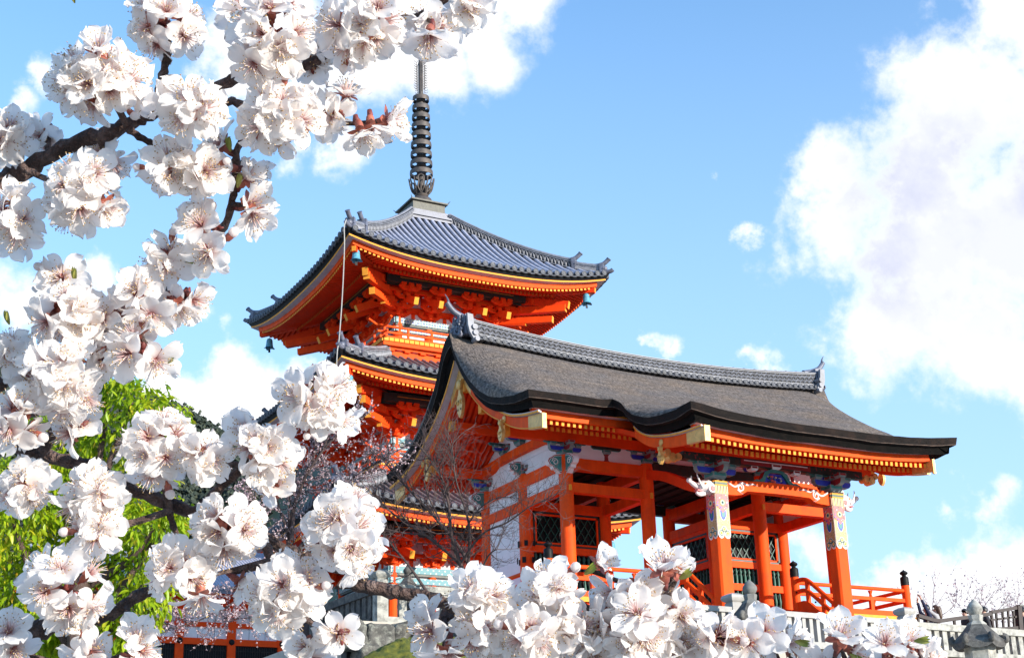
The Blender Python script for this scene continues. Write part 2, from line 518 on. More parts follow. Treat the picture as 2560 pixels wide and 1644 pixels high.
# ------------------------------------------------------------------ mesh helpers
class MB:
    def __init__(s):
        s.v, s.f, s.m, s.a = [], [], [], None
        s.mi = 0

    def add(s, vs, fs):
        o = len(s.v)
        s.v.extend(vs)
        for f in fs:
            s.f.append([i + o for i in f])
            s.m.append(s.mi)

    def box(s, x0, x1, y0, y1, z0, z1):
        s.add([(x0, y0, z0), (x1, y0, z0), (x1, y1, z0), (x0, y1, z0), (x0, y0, z1), (x1, y0, z1), (x1, y1, z1), (x0, y1, z1)],
              [(0, 3, 2, 1), (4, 5, 6, 7), (0, 1, 5, 4), (1, 2, 6, 5), (2, 3, 7, 6), (3, 0, 4, 7)])

    def cbox(s, c, w, d, h, ax=None):     # centred, optional axes (x, y, z unit vectors), bevel-free
        X, Y, Z = ax or (Vector((1, 0, 0)), Vector((0, 1, 0)), Vector((0, 0, 1)))
        c = Vector(c)
        vs = []
        for k in (-1, 1):
            for i, j in ((-1, -1), (1, -1), (1, 1), (-1, 1)):
                vs.append(tuple(c + X * (i * w / 2) + Y * (j * d / 2) + Z * (k * h / 2)))
        s.add(vs, [(0, 3, 2, 1), (4, 5, 6, 7), (0, 1, 5, 4), (1, 2, 6, 5), (2, 3, 7, 6), (3, 0, 4, 7)])

    def beam(s, p0, p1, w, h, up=(0, 0, 1), w1=None, h1=None):
        p0, p1 = Vector(p0), Vector(p1)
        d = (p1 - p0).normalized()
        side = d.cross(Vector(up))
        if side.length < 1e-6:
            side = d.cross(Vector((0, 1, 0)))
        side.normalize()
        u = side.cross(d)
        vs = []
        for p, ww, hh in ((p0, w, h), (p1, w1 or w, h1 or h)):
            for i, j in ((-1, -1), (1, -1), (1, 1), (-1, 1)):
                vs.append(tuple(p + side * (i * ww / 2) + u * (j * hh / 2)))
        s.add(vs, [(0, 3, 2, 1), (4, 5, 6, 7), (0, 1, 5, 4), (1, 2, 6, 5), (2, 3, 7, 6), (3, 0, 4, 7)])

    def tube(s, pts, r, n=8, cap=True):
        pts = [Vector(p) for p in pts]
        rs = r if isinstance(r, (list, tuple)) else [r] * len(pts)
        vs, fs = [], []
        ref = None
        for i, p in enumerate(pts):
            d = (pts[min(i + 1, len(pts) - 1)] - pts[max(i - 1, 0)]).normalized()
            if ref is None:
                ref = d.cross(Vector((0, 0, 1)))
                if ref.length < 1e-3:
                    ref = d.cross(Vector((1, 0, 0)))
            ref = (ref - d * ref.dot(d)).normalized()
            b = d.cross(ref)
            for j in range(n):
                t = 2 * PI * j / n
                vs.append(tuple(p + (ref * math.cos(t) + b * math.sin(t)) * rs[i]))
        for i in range(len(pts) - 1):
            for j in range(n):
                k = (j + 1) % n
                fs.append((i * n + j, i * n + k, (i + 1) * n + k, (i + 1) * n + j))
        if cap:
            fs.append(tuple(range(n - 1, -1, -1)))
            fs.append(tuple((len(pts) - 1) * n + j for j in range(n)))
        s.add(vs, fs)

    def lathe(s, prof, c, n=16, ax=None, cap=True, rot=0.0):
        X, Y, Z = ax or (Vector((1, 0, 0)), Vector((0, 1, 0)), Vector((0, 0, 1)))
        c = Vector(c)
        vs, fs = [], []
        for r, z in prof:
            for j in range(n):
                t = 2 * PI * j / n + rot
                vs.append(tuple(c + X * (r * math.cos(t)) + Y * (r * math.sin(t)) + Z * z))
        for i in range(len(prof) - 1):
            for j in range(n):
                k = (j + 1) % n
                fs.append((i * n + j, i * n + k, (i + 1) * n + k, (i + 1) * n + j))
        if cap:
            fs.append(tuple(range(n - 1, -1, -1)))
            fs.append(tuple((len(prof) - 1) * n + j for j in range(n)))
        s.add(vs, fs)

    def grid(s, fn, nu, nv):
        vs = [tuple(fn(i / nu, j / nv)) for i in range(nu + 1) for j in range(nv + 1)]
        fs = []
        for i in range(nu):
            for j in range(nv):
                a = i * (nv + 1) + j
                fs.append((a, a + nv + 1, a + nv + 2, a + 1))
        s.add(vs, fs)

    def strip(s, a, b, closed=False):     # quads between two polylines
        n = len(a)
        vs = [tuple(p) for p in a] + [tuple(p) for p in b]
        fs = []
        for i in range(n if closed else n - 1):
            k = (i + 1) % n
            fs.append((i, k, n + k, n + i))
        s.add(vs, fs)

    def prism(s, poly, off):              # flat polygon pushed along off
        off = Vector(off)
        n = len(poly)
        vs = [tuple(p) for p in poly] + [tuple(Vector(p) + off) for p in poly]
        fs = [tuple(range(n - 1, -1, -1)), tuple(range(n, 2 * n))]
        for i in range(n):
            k = (i + 1) % n
            fs.append((i, k, n + k, n + i))
        s.add(vs, fs)

    def ball(s, c, r, n=10, sc=(1, 1, 1)):
        c = Vector(c)
        prof = []
        vs, fs = [], []
        h = max(4, n // 2)
        for i in range(h + 1):
            th = PI * i / h
            for j in range(n):
                t = 2 * PI * j / n
                vs.append((c.x + r * sc[0] * math.sin(th) * math.cos(t), c.y + r * sc[1] * math.sin(th) * math.sin(t), c.z - r * sc[2] * math.cos(th)))
        for i in range(h):
            for j in range(n):
                k = (j + 1) % n
                fs.append((i * n + j, i * n + k, (i + 1) * n + k, (i + 1) * n + j))
        s.add(vs, fs)

    def mesh(s, name, mats, smooth=False, along=None):
        me = bpy.data.meshes.new(name)
        me.from_pydata([tuple(v) for v in s.v], [], s.f)
        mats = mats if isinstance(mats, (list, tuple)) else [mats]
        for q in mats:
            me.materials.append(q)
        if len(mats) > 1:
            me.polygons.foreach_set('material_index', s.m)
        if smooth:
            me.polygons.foreach_set('use_smooth', [True] * len(me.polygons))
        if along is not None:
            a = me.attributes.new('along', 'FLOAT', 'POINT')
            a.data.foreach_set('value', along)
        me.update()
        return me

    def build(s, name, mats, parent=None, smooth=False, along=None, auto=None):
        me = s.mesh(name, mats, smooth, along)
        o = bpy.data.objects.new(name, me)
        COL.objects.link(o)
        if parent:
            o.parent = parent
        if auto is not None:
            me.polygons.foreach_set('use_smooth', [True] * len(me.polygons))
            me.set_sharp_from_angle(angle=R(auto))
        return o


def thing(name, label, cat, loc=(0, 0, 0), group=None):
    o = bpy.data.objects.new(name, None)
    o.empty_display_size = .2
    COL.objects.link(o)
    o.location = loc
    o['label'] = label
    o['category'] = cat
    if group:
        o['group'] = group
    return o


def tag(o, label, cat, group=None):
    o['label'] = label
    o['category'] = cat
    if group:
        o['group'] = group
    return o


def struct(o, kind='structure'):
    o['kind'] = kind
    return o


def interp(pts, x):
    if x <= pts[0][0]:
        return pts[0][1]
    for (a, b), (c, d) in zip(pts, pts[1:]):
        if x <= c:
            return b + (d - b) * (x - a) / (c - a)
    return pts[-1][1]


def smooth_curve(pts, n=6):              # Catmull-Rom through points (any dimension of Vector)
    P = [Vector(p) for p in pts]
    out = []
    for i in range(len(P) - 1):
        p0, p1, p2, p3 = P[max(i - 1, 0)], P[i], P[i + 1], P[min(i + 2, len(P) - 1)]
        for k in range(n):
            t = k / n
            out.append(.5 * ((2 * p1) + (p2 - p0) * t + (2 * p0 - 5 * p1 + 4 * p2 - p3) * t * t + (3 * p1 - p0 - 3 * p2 + p3) * t ** 3))
    out.append(P[-1])
    return out


def sst(t):
    t = max(0., min(1., t))
    return t * t * (3 - 2 * t)


# ------------------------------------------------------------------ the temple gate
gate = thing('temple_gate', 'vermilion temple gate with thick brown bark roof, its painted porch standing above the stone fence', 'gate')
GX = [0.0, 2.586, 6.414, 9.0]
GD = 2.286
YK = -5.478                      # porch pillar line
X0, X1 = -2.3, 11.3              # verges
K0, K1 = 0.21, 8.79              # porch roof edges
YE, YKE = -4.47, -7.91           # eaves


def zsag(x):
    return 7.56 + .36 * ((x - 4.5) / 6.8) ** 2


PROF = [(0, 7.9), (.5, 7.66), (1, 7.30), (1.5, 6.93), (2, 6.56), (3, 5.86), (3.7, 5.44), (4.47, 5.07), (5, 4.84), (5.5, 4.63), (6.5, 4.25), (7.2, 4.02), (7.91, 3.80)]
PROFR = [(0, 7.9), (.5, 7.66), (1, 7.30), (1.5, 6.93), (2, 6.56), (3, 5.80), (3.7, 5.35), (4.47, 5.02)]
RVERGE = [(0, 7.94), (.3, 7.80), (.56, 7.52), (.85, 6.86), (1.24, 6.34), (1.82, 5.77), (2.48, 5.36), (3.01, 5.12), (3.7, 4.96), (4.47, 4.86)]
VERGE = [(0, 7.94), (.12, 7.6), (.33, 7.21), (.68, 6.73), (1.13, 6.23), (1.72, 5.75), (2.29, 5.42), (2.99, 5.19), (3.68, 5.06), (4.47, 5.01)]
KVERGE = [(4.47, 5.03), (4.88, 4.80), (5.09, 4.56), (5.4, 4.34), (5.94, 4.13), (6.6, 4.01), (7.26, 3.97), (7.91, 4.02)]


def rnd(t, w):
    t = max(0., min(1., t / w))
    return math.sqrt(max(0., 1 - (1 - t) ** 2.3))


def ztop(x, y):
    a = abs(y)
    e = min(x - X0, X1 - x)
    if y < 0:
        p = interp(PROF, a)
    else:
        p = interp(PROFR, a)
    p += (zsag(x) - 7.9) * max(0, 1 - a / 4.47)
    if a <= 4.4701:
        v = interp(VERGE if y < 0 else RVERGE, a)
        k = rnd(e, 1.75)
        z = v + (p - v) * k
        if y < 0 and a > 3.2 and (x < K0 or x > K1):      # eave outside the porch stays at its own level
            q = (a - 3.2) / 1.27
            z = lerp(z, 4.99, q * q)
        if y < 0 and a > 3.2 and K0 <= x <= K1:
            ke = min(x - K0, K1 - x)
            q = (a - 3.2) / 1.27
            z = lerp(z, 4.99, q * q * (1 - rnd(ke, .9)))
        return z
    ke = min(x - K0, K1 - x)
    v = interp(KVERGE, a)
    up = .22 * (abs(x - 4.5) / 4.29) ** 3 * sst((a - 5.5) / 2.4)
    return v + (p + up - v) * rnd(ke, 1.15)


def xs_list(a, b, n, edge):
    out = []
    for i in range(n + 1):
        out.append(lerp(a, b, i / n))
    for e in edge:
        out += [a + e, b - e]
    return sorted(set(round(v, 4) for v in out))


# --- thatch top
mb = MB()
XS = xs_list(X0, X1, 54, (.03, .08, .15, .25, .4, .6, .8, 1.0, 1.3, 1.6)) + [K0, K0 + .04, K0 + .1, K0 - .02, K1, K1 - .04, K1 - .1, K1 + .02]
XS = sorted(set(XS))
YS = [YE + (4.47 * 2) * i / 60 for i in range(61)]
rows = [[(x, y, ztop(x, y) + .012 * noise.noise((x * 2.3, y * 2.3, 1))) for y in YS] for x in XS]
n = len(YS)
mb.add([p for r in rows for p in r], [(i * n + j, (i + 1) * n + j, (i + 1) * n + j + 1, i * n + j + 1) for i in range(len(XS) - 1) for j in range(n - 1)])
XK = xs_list(K0, K1, 44, (.02, .06, .12, .2, .35, .5, .75, 1.0))
YK_ = [YKE + (YE - YKE) * i / 24 for i in range(25)]
rows = [[(x, y, ztop(x, min(y, YE - .0005)) + .012 * noise.noise((x * 2.3, y * 2.3, 1))) for y in YK_] for x in XK]
n = len(YK_)
mb.add([p for r in rows for p in r], [(i * n + j, (i + 1) * n + j, (i + 1) * n + j + 1, i * n + j + 1) for i in range(len(XK) - 1) for j in range(n - 1)])
roof = mb.build('thatched_roof', M['thatch'], gate, smooth=True)


# --- layered cut edge below the top: outline walked counter-clockwise seen from above, inward normals per point
def outline():
    pts = []                      # (x, y, inward x, inward y)

    def seg(a, b, n, inw):
        for i in range(n):
            t = i / n
            pts.append((lerp(a[0], b[0], t), lerp(a[1], b[1], t), inw[0], inw[1]))
    e = .0006
    seg((X0, -YE), (X0, YE), 56, (1, 0))
    seg((X0, YE), (K0, YE), 10, (0, 1))
    seg((K0, YE - e), (K0, YKE), 24, (1, 0))
    seg((K0, YKE), (K1, YKE), 46, (0, 1))
    seg((K1, YKE), (K1, YE - e), 24, (-1, 0))
    seg((K1, YE), (X1, YE), 10, (0, 1))
    seg((X1, YE), (X1, -YE), 56, (-1, 0))
    seg((X1, -YE), (X0, -YE), 40, (0, -1))
    # mitre the corners
    out = []
    for i, p in enumerate(pts):
        q = pts[i - 1]
        ix, iy = p[2], p[3]
        if (q[2], q[3]) != (p[2], p[3]):
            ix, iy = p[2] + q[2], p[3] + q[3]
        out.append((p[0], p[1], ix, iy))
    return out


OUT = outline()


def ring(inset, drop, extra=0.0):
    r = []
    for x, y, ix, iy in OUT:
        z = ztop(x, y) + (.012 * noise.noise((x * 2.3, y * 2.3, 1)) if drop < 0 else .024 * noise.noise((x * 1.1, y * 1.1, round(drop * 5) * 7.3)) + .010 * noise.noise((x * 5, y * 5, round(drop * 5) * 7.3)))
        steep = 1.0
        if abs(iy) < .5 and abs(y) < 2.2:
            steep = 1.0 + (.35 if y < 0 else .95) * (1 - abs(y) / 2.2)
        r.append((x + ix * inset, y + iy * inset, z - drop * steep - extra))
    return r


mb = MB()
r0, r1 = ring(0, -.004), ring(.035, .20)
mb.strip(r0, r1, True)
r1b = ring(.17, .212)
mb.strip(r1, r1b, True)
mb.build('thatch_cut_edge', M['thatch_edge'], roof, auto=30)
mb = MB()
lo_, hi_ = ring(.030, .183), ring(.032, .199)
mb.strip(lo_, hi_, True)
mb.build('thatch_edge_lip', M['edge_lip'], roof)
mb = MB()
r1c, r2, r2b = ring(.168, .205), ring(.215, .395), ring(.56, .27)
mb.strip(r1c, r2, True)
mb.strip(r2, r2b, True)
mb.build('thatch_underlayer', M['thatch_black'], roof, auto=30)

# --- soffit boards below the thatch
ZU = [(0, 6.85), (.3, 6.50), (.9, 5.82), (1.6, 5.25), (2.29, 4.80), (3.0, 4.50), (3.3, 4.43), (3.95, 4.42)]
mb = MB()
for sgn in (-1, 1):
    ys = [3.95 * i / 16 for i in range(17)]
    a = [(X0 + .38, sgn * y, interp(ZU, y) + .06) for y in ys]
    b = [(X1 - .38, sgn * y, interp(ZU, y) + .06) for y in ys]
    mb.strip(a, b)
ZKU = [(3.2, 4.62), (4.0, 4.38), (5.0, 3.98), (6.0, 3.61), (6.72, 3.395), (7.4, 3.33)]
ys = [3.2 + 4.2 * i / 14 for i in range(15)]
mb.strip([(K0 + .4, -y, interp(ZKU, y) + .05) for y in ys], [(K1 - .4, -y, interp(ZKU, y) + .05) for y in ys])
mb.build('soffit_boards', M['red2'], gate)

# --- rafters with yellow tips
mb = MB()
nr = 74
for i in range(nr):
    x = lerp(-1.83, 10.83, i / (nr - 1))
    for sgn in (-1, 1):
        if sgn < 0 and K0 + 1.4 < x < K1 - 1.4:
            continue
        ys = [.1, .9, 1.7, 2.5, 3.3]
        for a, b in zip(ys, ys[1:]):
            mb.mi = 0
            mb.beam((x, sgn * a, interp(ZU, a) - .02), (x, sgn * b, interp(ZU, b) - .02), .085, .12)
        mb.beam((x, sgn * 2.5, interp(ZU, 2.5) + .06), (x, sgn * 3.86, 4.385), .075, .095)
        mb.mi = 1
        mb.beam((x, sgn * 3.3, interp(ZU, 3.3) - .02), (x, sgn * 3.312, interp(ZU, 3.312) - .02), .088, .125)
        mb.beam((x, sgn * 3.86, 4.385), (x, sgn * 3.872, 4.384), .078, .10)
mb.build('rafters', [M['red2'], M['ochre']], gate)
mb = MB()
nk = 45
for i in range(nk):
    x = lerp(K0 + .46, K1 - .74, i / (nk - 1))
    up = .13 * (abs(x - 4.5) / 4.0) ** 3
    ys = [3.2, 4.0, 5.0, 6.0, 6.72]
    for a, b in zip(ys, ys[1:]):
        mb.mi = 0
        mb.beam((x, -a, interp(ZKU, a) - .14 + up), (x, -b, interp(ZKU, b) - .14 + up), .085, .12)
    mb.beam((x, -5.5, interp(ZKU, 5.5) - .0 + up), (x, -7.36, 3.222 + up), .075, .10)
    mb.mi = 1
    mb.beam((x, -6.72, interp(ZKU, 6.72) - .14 + up), (x, -6.733, interp(ZKU, 6.733) - .14 + up), .088, .125)
    mb.beam((x, -7.36, 3.222 + up), (x, -7.373, 3.221 + up), .078, .105)
mb.build('porch_rafters', [M['red2'], M['ochre']], gate)


# --- fascia boards and the yellow edged board above them
def fascia(name, x0, x1, y, z0, h, rise, sgn=-1, n=30):
    a = MB()
    b = MB()
    for i in range(n):
        p, q = lerp(x0, x1, i / n), lerp(x0, x1, (i + 1) / n)
        mid = (x0 + x1) / 2
        ha = (x1 - x0) / 2

        def zz(x):
            return z0 + rise * abs((x - mid) / ha) ** 3
        a.beam((p, y, zz(p) + h / 2), (q, y, zz(q) + h / 2), .11, h)
        b.mi = 0
        b.beam((p, y + sgn * .075, zz(p) + h + .022), (q, y + sgn * .075, zz(q) + h + .022), .33, .034)
        b.mi = 1
        b.beam((p, y + sgn * .245, zz(p) + h + .034), (q, y + sgn * .245, zz(q) + h + .034), .014, .062)
    a.build(name, M['lacquer'], gate)
    b.build('yellow_edged_board', [M['paleboard'], M['ochre']], gate)


fascia('porch_fascia', K0 + .36, K1 - .64, -7.40, 3.272, .185, .14)
fascia('eave_fascia', X0 + .36, K0 + 1.5, -3.93, 4.435, .20, .03, n=8)
fascia('eave_fascia', K1 - 1.5, X1 - .36, -3.93, 4.435, .20, .03, n=8)
fascia('eave_fascia', X0 + .36, X1 - .36, 3.93, 4.435, .17, .05, 1)

# --- bargeboards (curved, with gilt tips) and their pendants
BT = [(0, 7.05), (.3, 6.64), (.6, 6.27), (.9, 5.98), (1.3, 5.65), (1.8, 5.31), (2.3, 5.02), (2.9, 4.72), (3.5, 4.55), (4.1, 4.44), (4.58, 4.38)]
BB = [(0, 6.62), (.3, 6.30), (.6, 5.98), (.9, 5.70), (1.3, 5.36), (1.8, 5.02), (2.3, 4.76), (2.9, 4.44), (3.5, 4.22), (4.1, 4.08), (4.58, 4.00)]
KT = [(4.9, 4.22), (5.2, 3.95), (5.6, 3.74), (6.1, 3.60), (6.6, 3.50), (7.1, 3.44), (7.6, 3.41), (7.93, 3.40)]
KB = [(4.9, 3.93), (5.2, 3.72), (5.6, 3.50), (6.1, 3.34), (6.6, 3.24), (7.1, 3.17), (7.6, 3.12), (7.93, 3.09)]


def strip_board(mbx, top, bot, y0, y1, x, th, sgn, n=26, off=0.0):
    pt, pb = [], []
    for i in range(n + 1):
        y = lerp(y0, y1, i / n)
        pt.append((x, sgn * y, interp(top, y) + off))
        pb.append((x, sgn * y, interp(bot, y) - off))
    for i in range(n):
        q = [pt[i], pt[i + 1], pb[i + 1], pb[i]]
        mbx.prism(q, (th, 0, 0))


def soften(tab):
    c = smooth_curve([(a, b, 0) for a, b in tab], 5)
    return [(p.x, p.y) for p in c]


BT, BB, KT, KB = soften(BT), soften(BB), soften(KT), soften(KB)
for bx, th, out in ((-1.97, .10, -1), (10.97, -.10, 1)):
    for sgn in (-1, 1):
        PRJ, GH = (.07, .05) if sgn < 0 else (.19, .085)
        mb = MB()
        strip_board(mb, BT, BB, 0, 4.55, bx, th, sgn)
        b = mb.build('bargeboard', M['lacquer'], gate)
        mb = MB()                                    # pale board above, seen from below at the rear slope
        mb.mi = 0
        for i in range(26):
            y, y2 = 4.5 * i / 26, 4.5 * (i + 1) / 26
            mb.prism([(bx - out * .02, sgn * y, interp(BT, y) + .006), (bx + out * PRJ, sgn * y, interp(BT, y) + .045), (bx + out * PRJ, sgn * y2, interp(BT, y2) + .045), (bx - out * .02, sgn * y2, interp(BT, y2) + .006)], (0, 0, .05))
        mb.mi = 1
        for i in range(26):
            y, y2 = 4.5 * i / 26, 4.5 * (i + 1) / 26
            mb.prism([(bx + out * (PRJ + .002), sgn * y, interp(BT, y) + .02), (bx + out * (PRJ + .002), sgn * y2, interp(BT, y2) + .02), (bx + out * (PRJ + .002), sgn * y2, interp(BT, y2) + .02 + GH), (bx + out * (PRJ + .002), sgn * y, interp(BT, y) + .02 + GH)], (out * .012, 0, 0))
        for i in range(26):
            y, y2 = 4.5 * i / 26, 4.5 * (i + 1) / 26
            mb.prism([(bx + out * .006, sgn * y, interp(BB, y) + .012), (bx + out * .006, sgn * y2, interp(BB, y2) + .012), (bx + out * .006, sgn * y2, interp(BB, y2) + .04), (bx + out * .006, sgn * y, interp(BB, y) + .04)], (out * .008, 0, 0))
        mb.build('board_trim', [M['paleboard'], M['ochre']], b)
        mb = MB()
        strip_board(mb, BT, BB, 3.84, 4.575, bx + out * .004, th + out * -.02, sgn, 8, .006)
        mb.build('gilt_fitting', M['gold'], b)
        mb = MB()
        strip_board(mb, BT, BB, 0.0, .62, bx + out * .006, th, sgn, 8, .004)
        mb.build('gilt_fitting', M['gold'], b)
        mb = MB()
        mb.lathe([(.10, 0), (.10, .02), (.07, .035)], (bx + out * .002, sgn * 2.55, (interp(BT, 2.55) + interp(BB, 2.55)) / 2), 16, (Vector((0, 1, 0)), Vector((0, 0, 1)), Vector((out, 0, 0))))
        mb.build('gilt_fitting', M['gold'], b)


def pendant(x, y, ztop_, h, out, par, w=.2):
    # gilt pendant: bell-shaped neck widening into a heart with curled shoulders
    mb = MB()
    pts = [(-.16, 0), (-.10, -.08), (-.06, -.2), (-.07, -.36), (-.14, -.44), (-.2, -.56), (-.2, -.72), (-.12, -.9), (0, -1), (.12, -.9), (.2, -.72), (.2, -.56), (.14, -.44), (.07, -.36), (.06, -.2), (.10, -.08), (.16, 0)]
    s = h
    mb.prism([(x, y + px * s * w / .2, ztop_ + pz * s) for px, pz in pts], (out * .09, 0, 0))
    for k in (-1, 1):
        sp = []
        for i in range(14):
            t = i / 13 * 1.6 * PI
            r = .085 * (1 - i / 20)
            sp.append((x + out * .10, y + k * s * (.10 + r * math.cos(t)), ztop_ + s * (-.6 + r * math.sin(t))))
        mb.tube(sp, .016 * s / .7, 6)
    mb.ball((x + out * .09, y, ztop_ - s * .14), .07 * s / .6, 10, (.6, 1, 1.2))
    p = mb.build('gilt_pendant', M['gold'], par, auto=40)
    mb = MB()
    for py, pz in ((0, -.56), (-.08, -.78), (.08, -.78)):
        mb.lathe([(.018 * s / .6, 0), (.018 * s / .6, .006)], (x + out * .092, y + py * s, ztop_ + pz * s), 8, (Vector((0, 1, 0)), Vector((0, 0, 1)), Vector((out, 0, 0))))
    mb.build('pierced_hole', M['black'], p)


for bx, out in ((-1.99, -1), (10.99, 1)):
    pendant(bx, -.12, 6.55, 1.12, out, gate, .155)
    pendant(bx, -2.48, 4.74, .60, out, gate)
    pendant(bx, 2.1, 4.86, .74, out, gate)
for bx, th, out in ((K0 + .32, .10, -1), (K1 - .60, -.10, 1)):
    mb = MB()
    strip_board(mb, KT, KB, 4.95, 7.92 if out < 0 else 7.55, bx, th, -1, 20)
    b = mb.build('porch_bargeboard', M['lacquer'], gate)
    mb = MB()
    ye = 7.945 if out < 0 else 7.575
    strip_board(mb, KT, KB, ye - .74, ye, bx + out * .004, th - out * .012, -1, 8, .006)
    st_ = MB()
    st_.lathe([(.085, 0), (.085, .02), (.06, .03)], (bx + out * .002, -6.12, 3.47), 16, (Vector((0, 1, 0)), Vector((0, 0, 1)), Vector((out, 0, 0))))
    st_.build('gilt_fitting', M['gold'], b)
    mb.box(bx - .02, bx + .12 * (1 if out < 0 else -1) + .02, -ye - .04, -ye + .015, 3.05, 3.44)
    mb.build('gilt_fitting', M['gold'], b)
    mb = MB()
    mb.mi = 0
    for i in range(20):
        y, y2 = lerp(5.0, ye - .045, i / 20), lerp(5.0, ye - .045, (i + 1) / 20)
        mb.prism([(bx, -y, interp(KT, y) + .006), (bx + out * .05, -y, interp(KT, y) + .03), (bx + out * .05, -y2, interp(KT, y2) + .03), (bx, -y2, interp(KT, y2) + .006)], (0, 0, .045))
    mb.mi = 1
    for i in range(20):
        y, y2 = lerp(5.0, ye - .045, i / 20), lerp(5.0, ye - .045, (i + 1) / 20)
        mb.prism([(bx + out * .052, -y, interp(KT, y) + .02), (bx + out * .052, -y2, interp(KT, y2) + .02), (bx + out * .052, -y2, interp(KT, y2) + .06), (bx + out * .052, -y, interp(KT, y) + .06)], (out * .012, 0, 0))
    mb.build('board_trim', [M['paleboard'], M['ochre']], b)
    if out < 0:
        pendant(bx, -6.12, 3.36, .45, out, gate)

# --- purlins carried out to the bargeboards
for y, z, w, h in ((0, 6.42, .22, .30), (-.95, 5.50, .18, .26), (.95, 5.50, .18, .26), (-GD, 4.52, .2, .28), (GD, 4.52, .2, .28)):
    mb = MB()
    mb.mi = 0
    mb.box(-1.72, 10.72, y - w / 2, y + w / 2, z - h / 2, z + h / 2)
    mb.mi = 1
    for xa, xb in ((-1.87, -1.72), (10.72, 10.87)):
        mb.box(xa, xb, y - w / 2 - .004, y + w / 2 + .004, z - h / 2 - .004, z + h / 2 + .004)
    mb.build('purlin', [M['lacquer2'], M['ochre']], gate)

# --- ridge
rid = MB()


def ridz(x):
    t = ((x - 4.5) / 6.5) ** 2
    return 7.50 + .29 * t, 8.05 + .36 * t


NX = 60
for sy in (-1, 1):
    rid.grid(lambda u, v: (lerp(-1.8, 10.8, u), sy * .30, lerp(ridz(lerp(-1.8, 10.8, u))[0] + .14, ridz(lerp(-1.8, 10.8, u))[1] - .05, v)), NX, 1)
ridge = rid.build('ridge', M['tile_dark'], gate)
mb = MB()
for sy in (-1, 1):               # flat courses above and below the net pattern
    mb = MB()
    for f, ins, hh in ((.145, .345, .028), (.19, .335, .022)):
        for i in range(NX):
            xa, xb = lerp(-1.8, 10.8, i / NX), lerp(-1.8, 10.8, (i + 1) / NX)
            mb.beam((xa, sy * (ins - .06), ridz(xa)[0] + f), (xb, sy * (ins - .06), ridz(xb)[0] + f), .12, hh)
    mb.build('ridge_course', M['tile_pale'], ridge)
    mb = MB()
    for f, ins, hh in ((-.085, .335, .024), (-.045, .355, .026)):
        for i in range(NX):
            xa, xb = lerp(-1.8, 10.8, i / NX), lerp(-1.8, 10.8, (i + 1) / NX)
            mb.beam((xa, sy * (ins - .06), ridz(xa)[1] + f), (xb, sy * (ins - .06), ridz(xb)[1] + f), .12, hh)
    mb.build('ridge_course', M['tile_pale'], ridge)
mb = MB()
mb.tube([(x, 0, ridz(x)[1] - .02) for x in [lerp(-1.85, 10.85, i / 40) for i in range(41)]], .115, 12)
for i in range(30):
    x = lerp(-1.6, 10.6, i / 29)
    mb.lathe([(.125, -.02), (.125, .02)], (x, 0, ridz(x)[1] - .02), 12, (Vector((0, 1, 0)), Vector((0, 0, 1)), Vector((1, 0, 0))))
for i in range(NX):
    xa, xb = lerp(-1.8, 10.8, i / NX), lerp(-1.8, 10.8, (i + 1) / NX)
    mb.beam((xa, 0, ridz(xa)[1] - .045), (xb, 0, ridz(xb)[1] - .045), .70, .03)
mb.build('ridge_cap_tiles', M['tile_pale'], ridge, auto=40)
for sy in (-1, 1):                # net of half-ring tiles
    mb = MB()
    for row in range(4):
        nn = 68
        for i in range(nn):
            x = lerp(-1.62, 10.7, (i + (row % 2) * .5) / nn)
            zb, zt = ridz(x)
            z = lerp(zb + .215, zt - .12, (row + .15) / 4)
            hh = (zt - zb - .33) / 4
            pts = [(x + .088 * math.cos(t), sy * .318, z + hh * .95 * math.sin(t)) for t in [PI * q / 6 for q in range(7)]]
            if row % 2:
                pts = [(p[0], p[1], 2 * z + hh * .9 - p[2]) for p in pts]
            mb.tube(pts, .0165, 4, False)
    mb.build('ridge_net_tiles', M['tile_pale'], ridge)
for sy in (-1, 1):                # round end tiles along the foot of the ridge
    mb = MB()
    nn = 57
    ax = (Vector((1, 0, 0)), Vector((0, 0, 1)), Vector((0, sy, 0)))
    for i in range(nn):
        x = lerp(-1.62, 10.62, i / (nn - 1))
        z = ridz(x)[0] + .06
        mb.lathe([(.075, -.25), (.075, .06), (.066, .062), (.060, .05), (.040, .05), (.036, .062), (.0, .062)], (x, sy * .40, z), 14, ax, False)
        if i < nn - 1:
            xm = x + 6.12 / (nn - 1)
            c = [(xm + .10 * math.cos(t), sy * .43, ridz(xm)[0] + .05 + .055 * math.sin(t)) for t in [PI + PI * q / 6 for q in range(7)]]
            mb.tube(c, .02, 5)
            c = [(xm + .10 * math.cos(t), sy * .41, ridz(xm)[0] + .10 + .055 * math.sin(t)) for t in [PI + PI * q / 6 for q in range(7)]]
            mb.tube(c, .018, 5)
    mb.build('ridge_round_tiles', M['tile_end'], ridge, auto=40)


def curl(mb, c, r, ax, ay, turns=1.4, th=.03, n=18, st=0):
    pts = []
    for i in range(n):
        t = st + i / (n - 1) * turns * 2 * PI
        rr = r * (1 - .75 * i / (n - 1))
        pts.append(Vector(c) + ax * (rr * math.cos(t)) + ay * (rr * math.sin(t)))
    mb.tube(pts, [th * (1 - .4 * i / (n - 1)) for i in range(n)], 6)


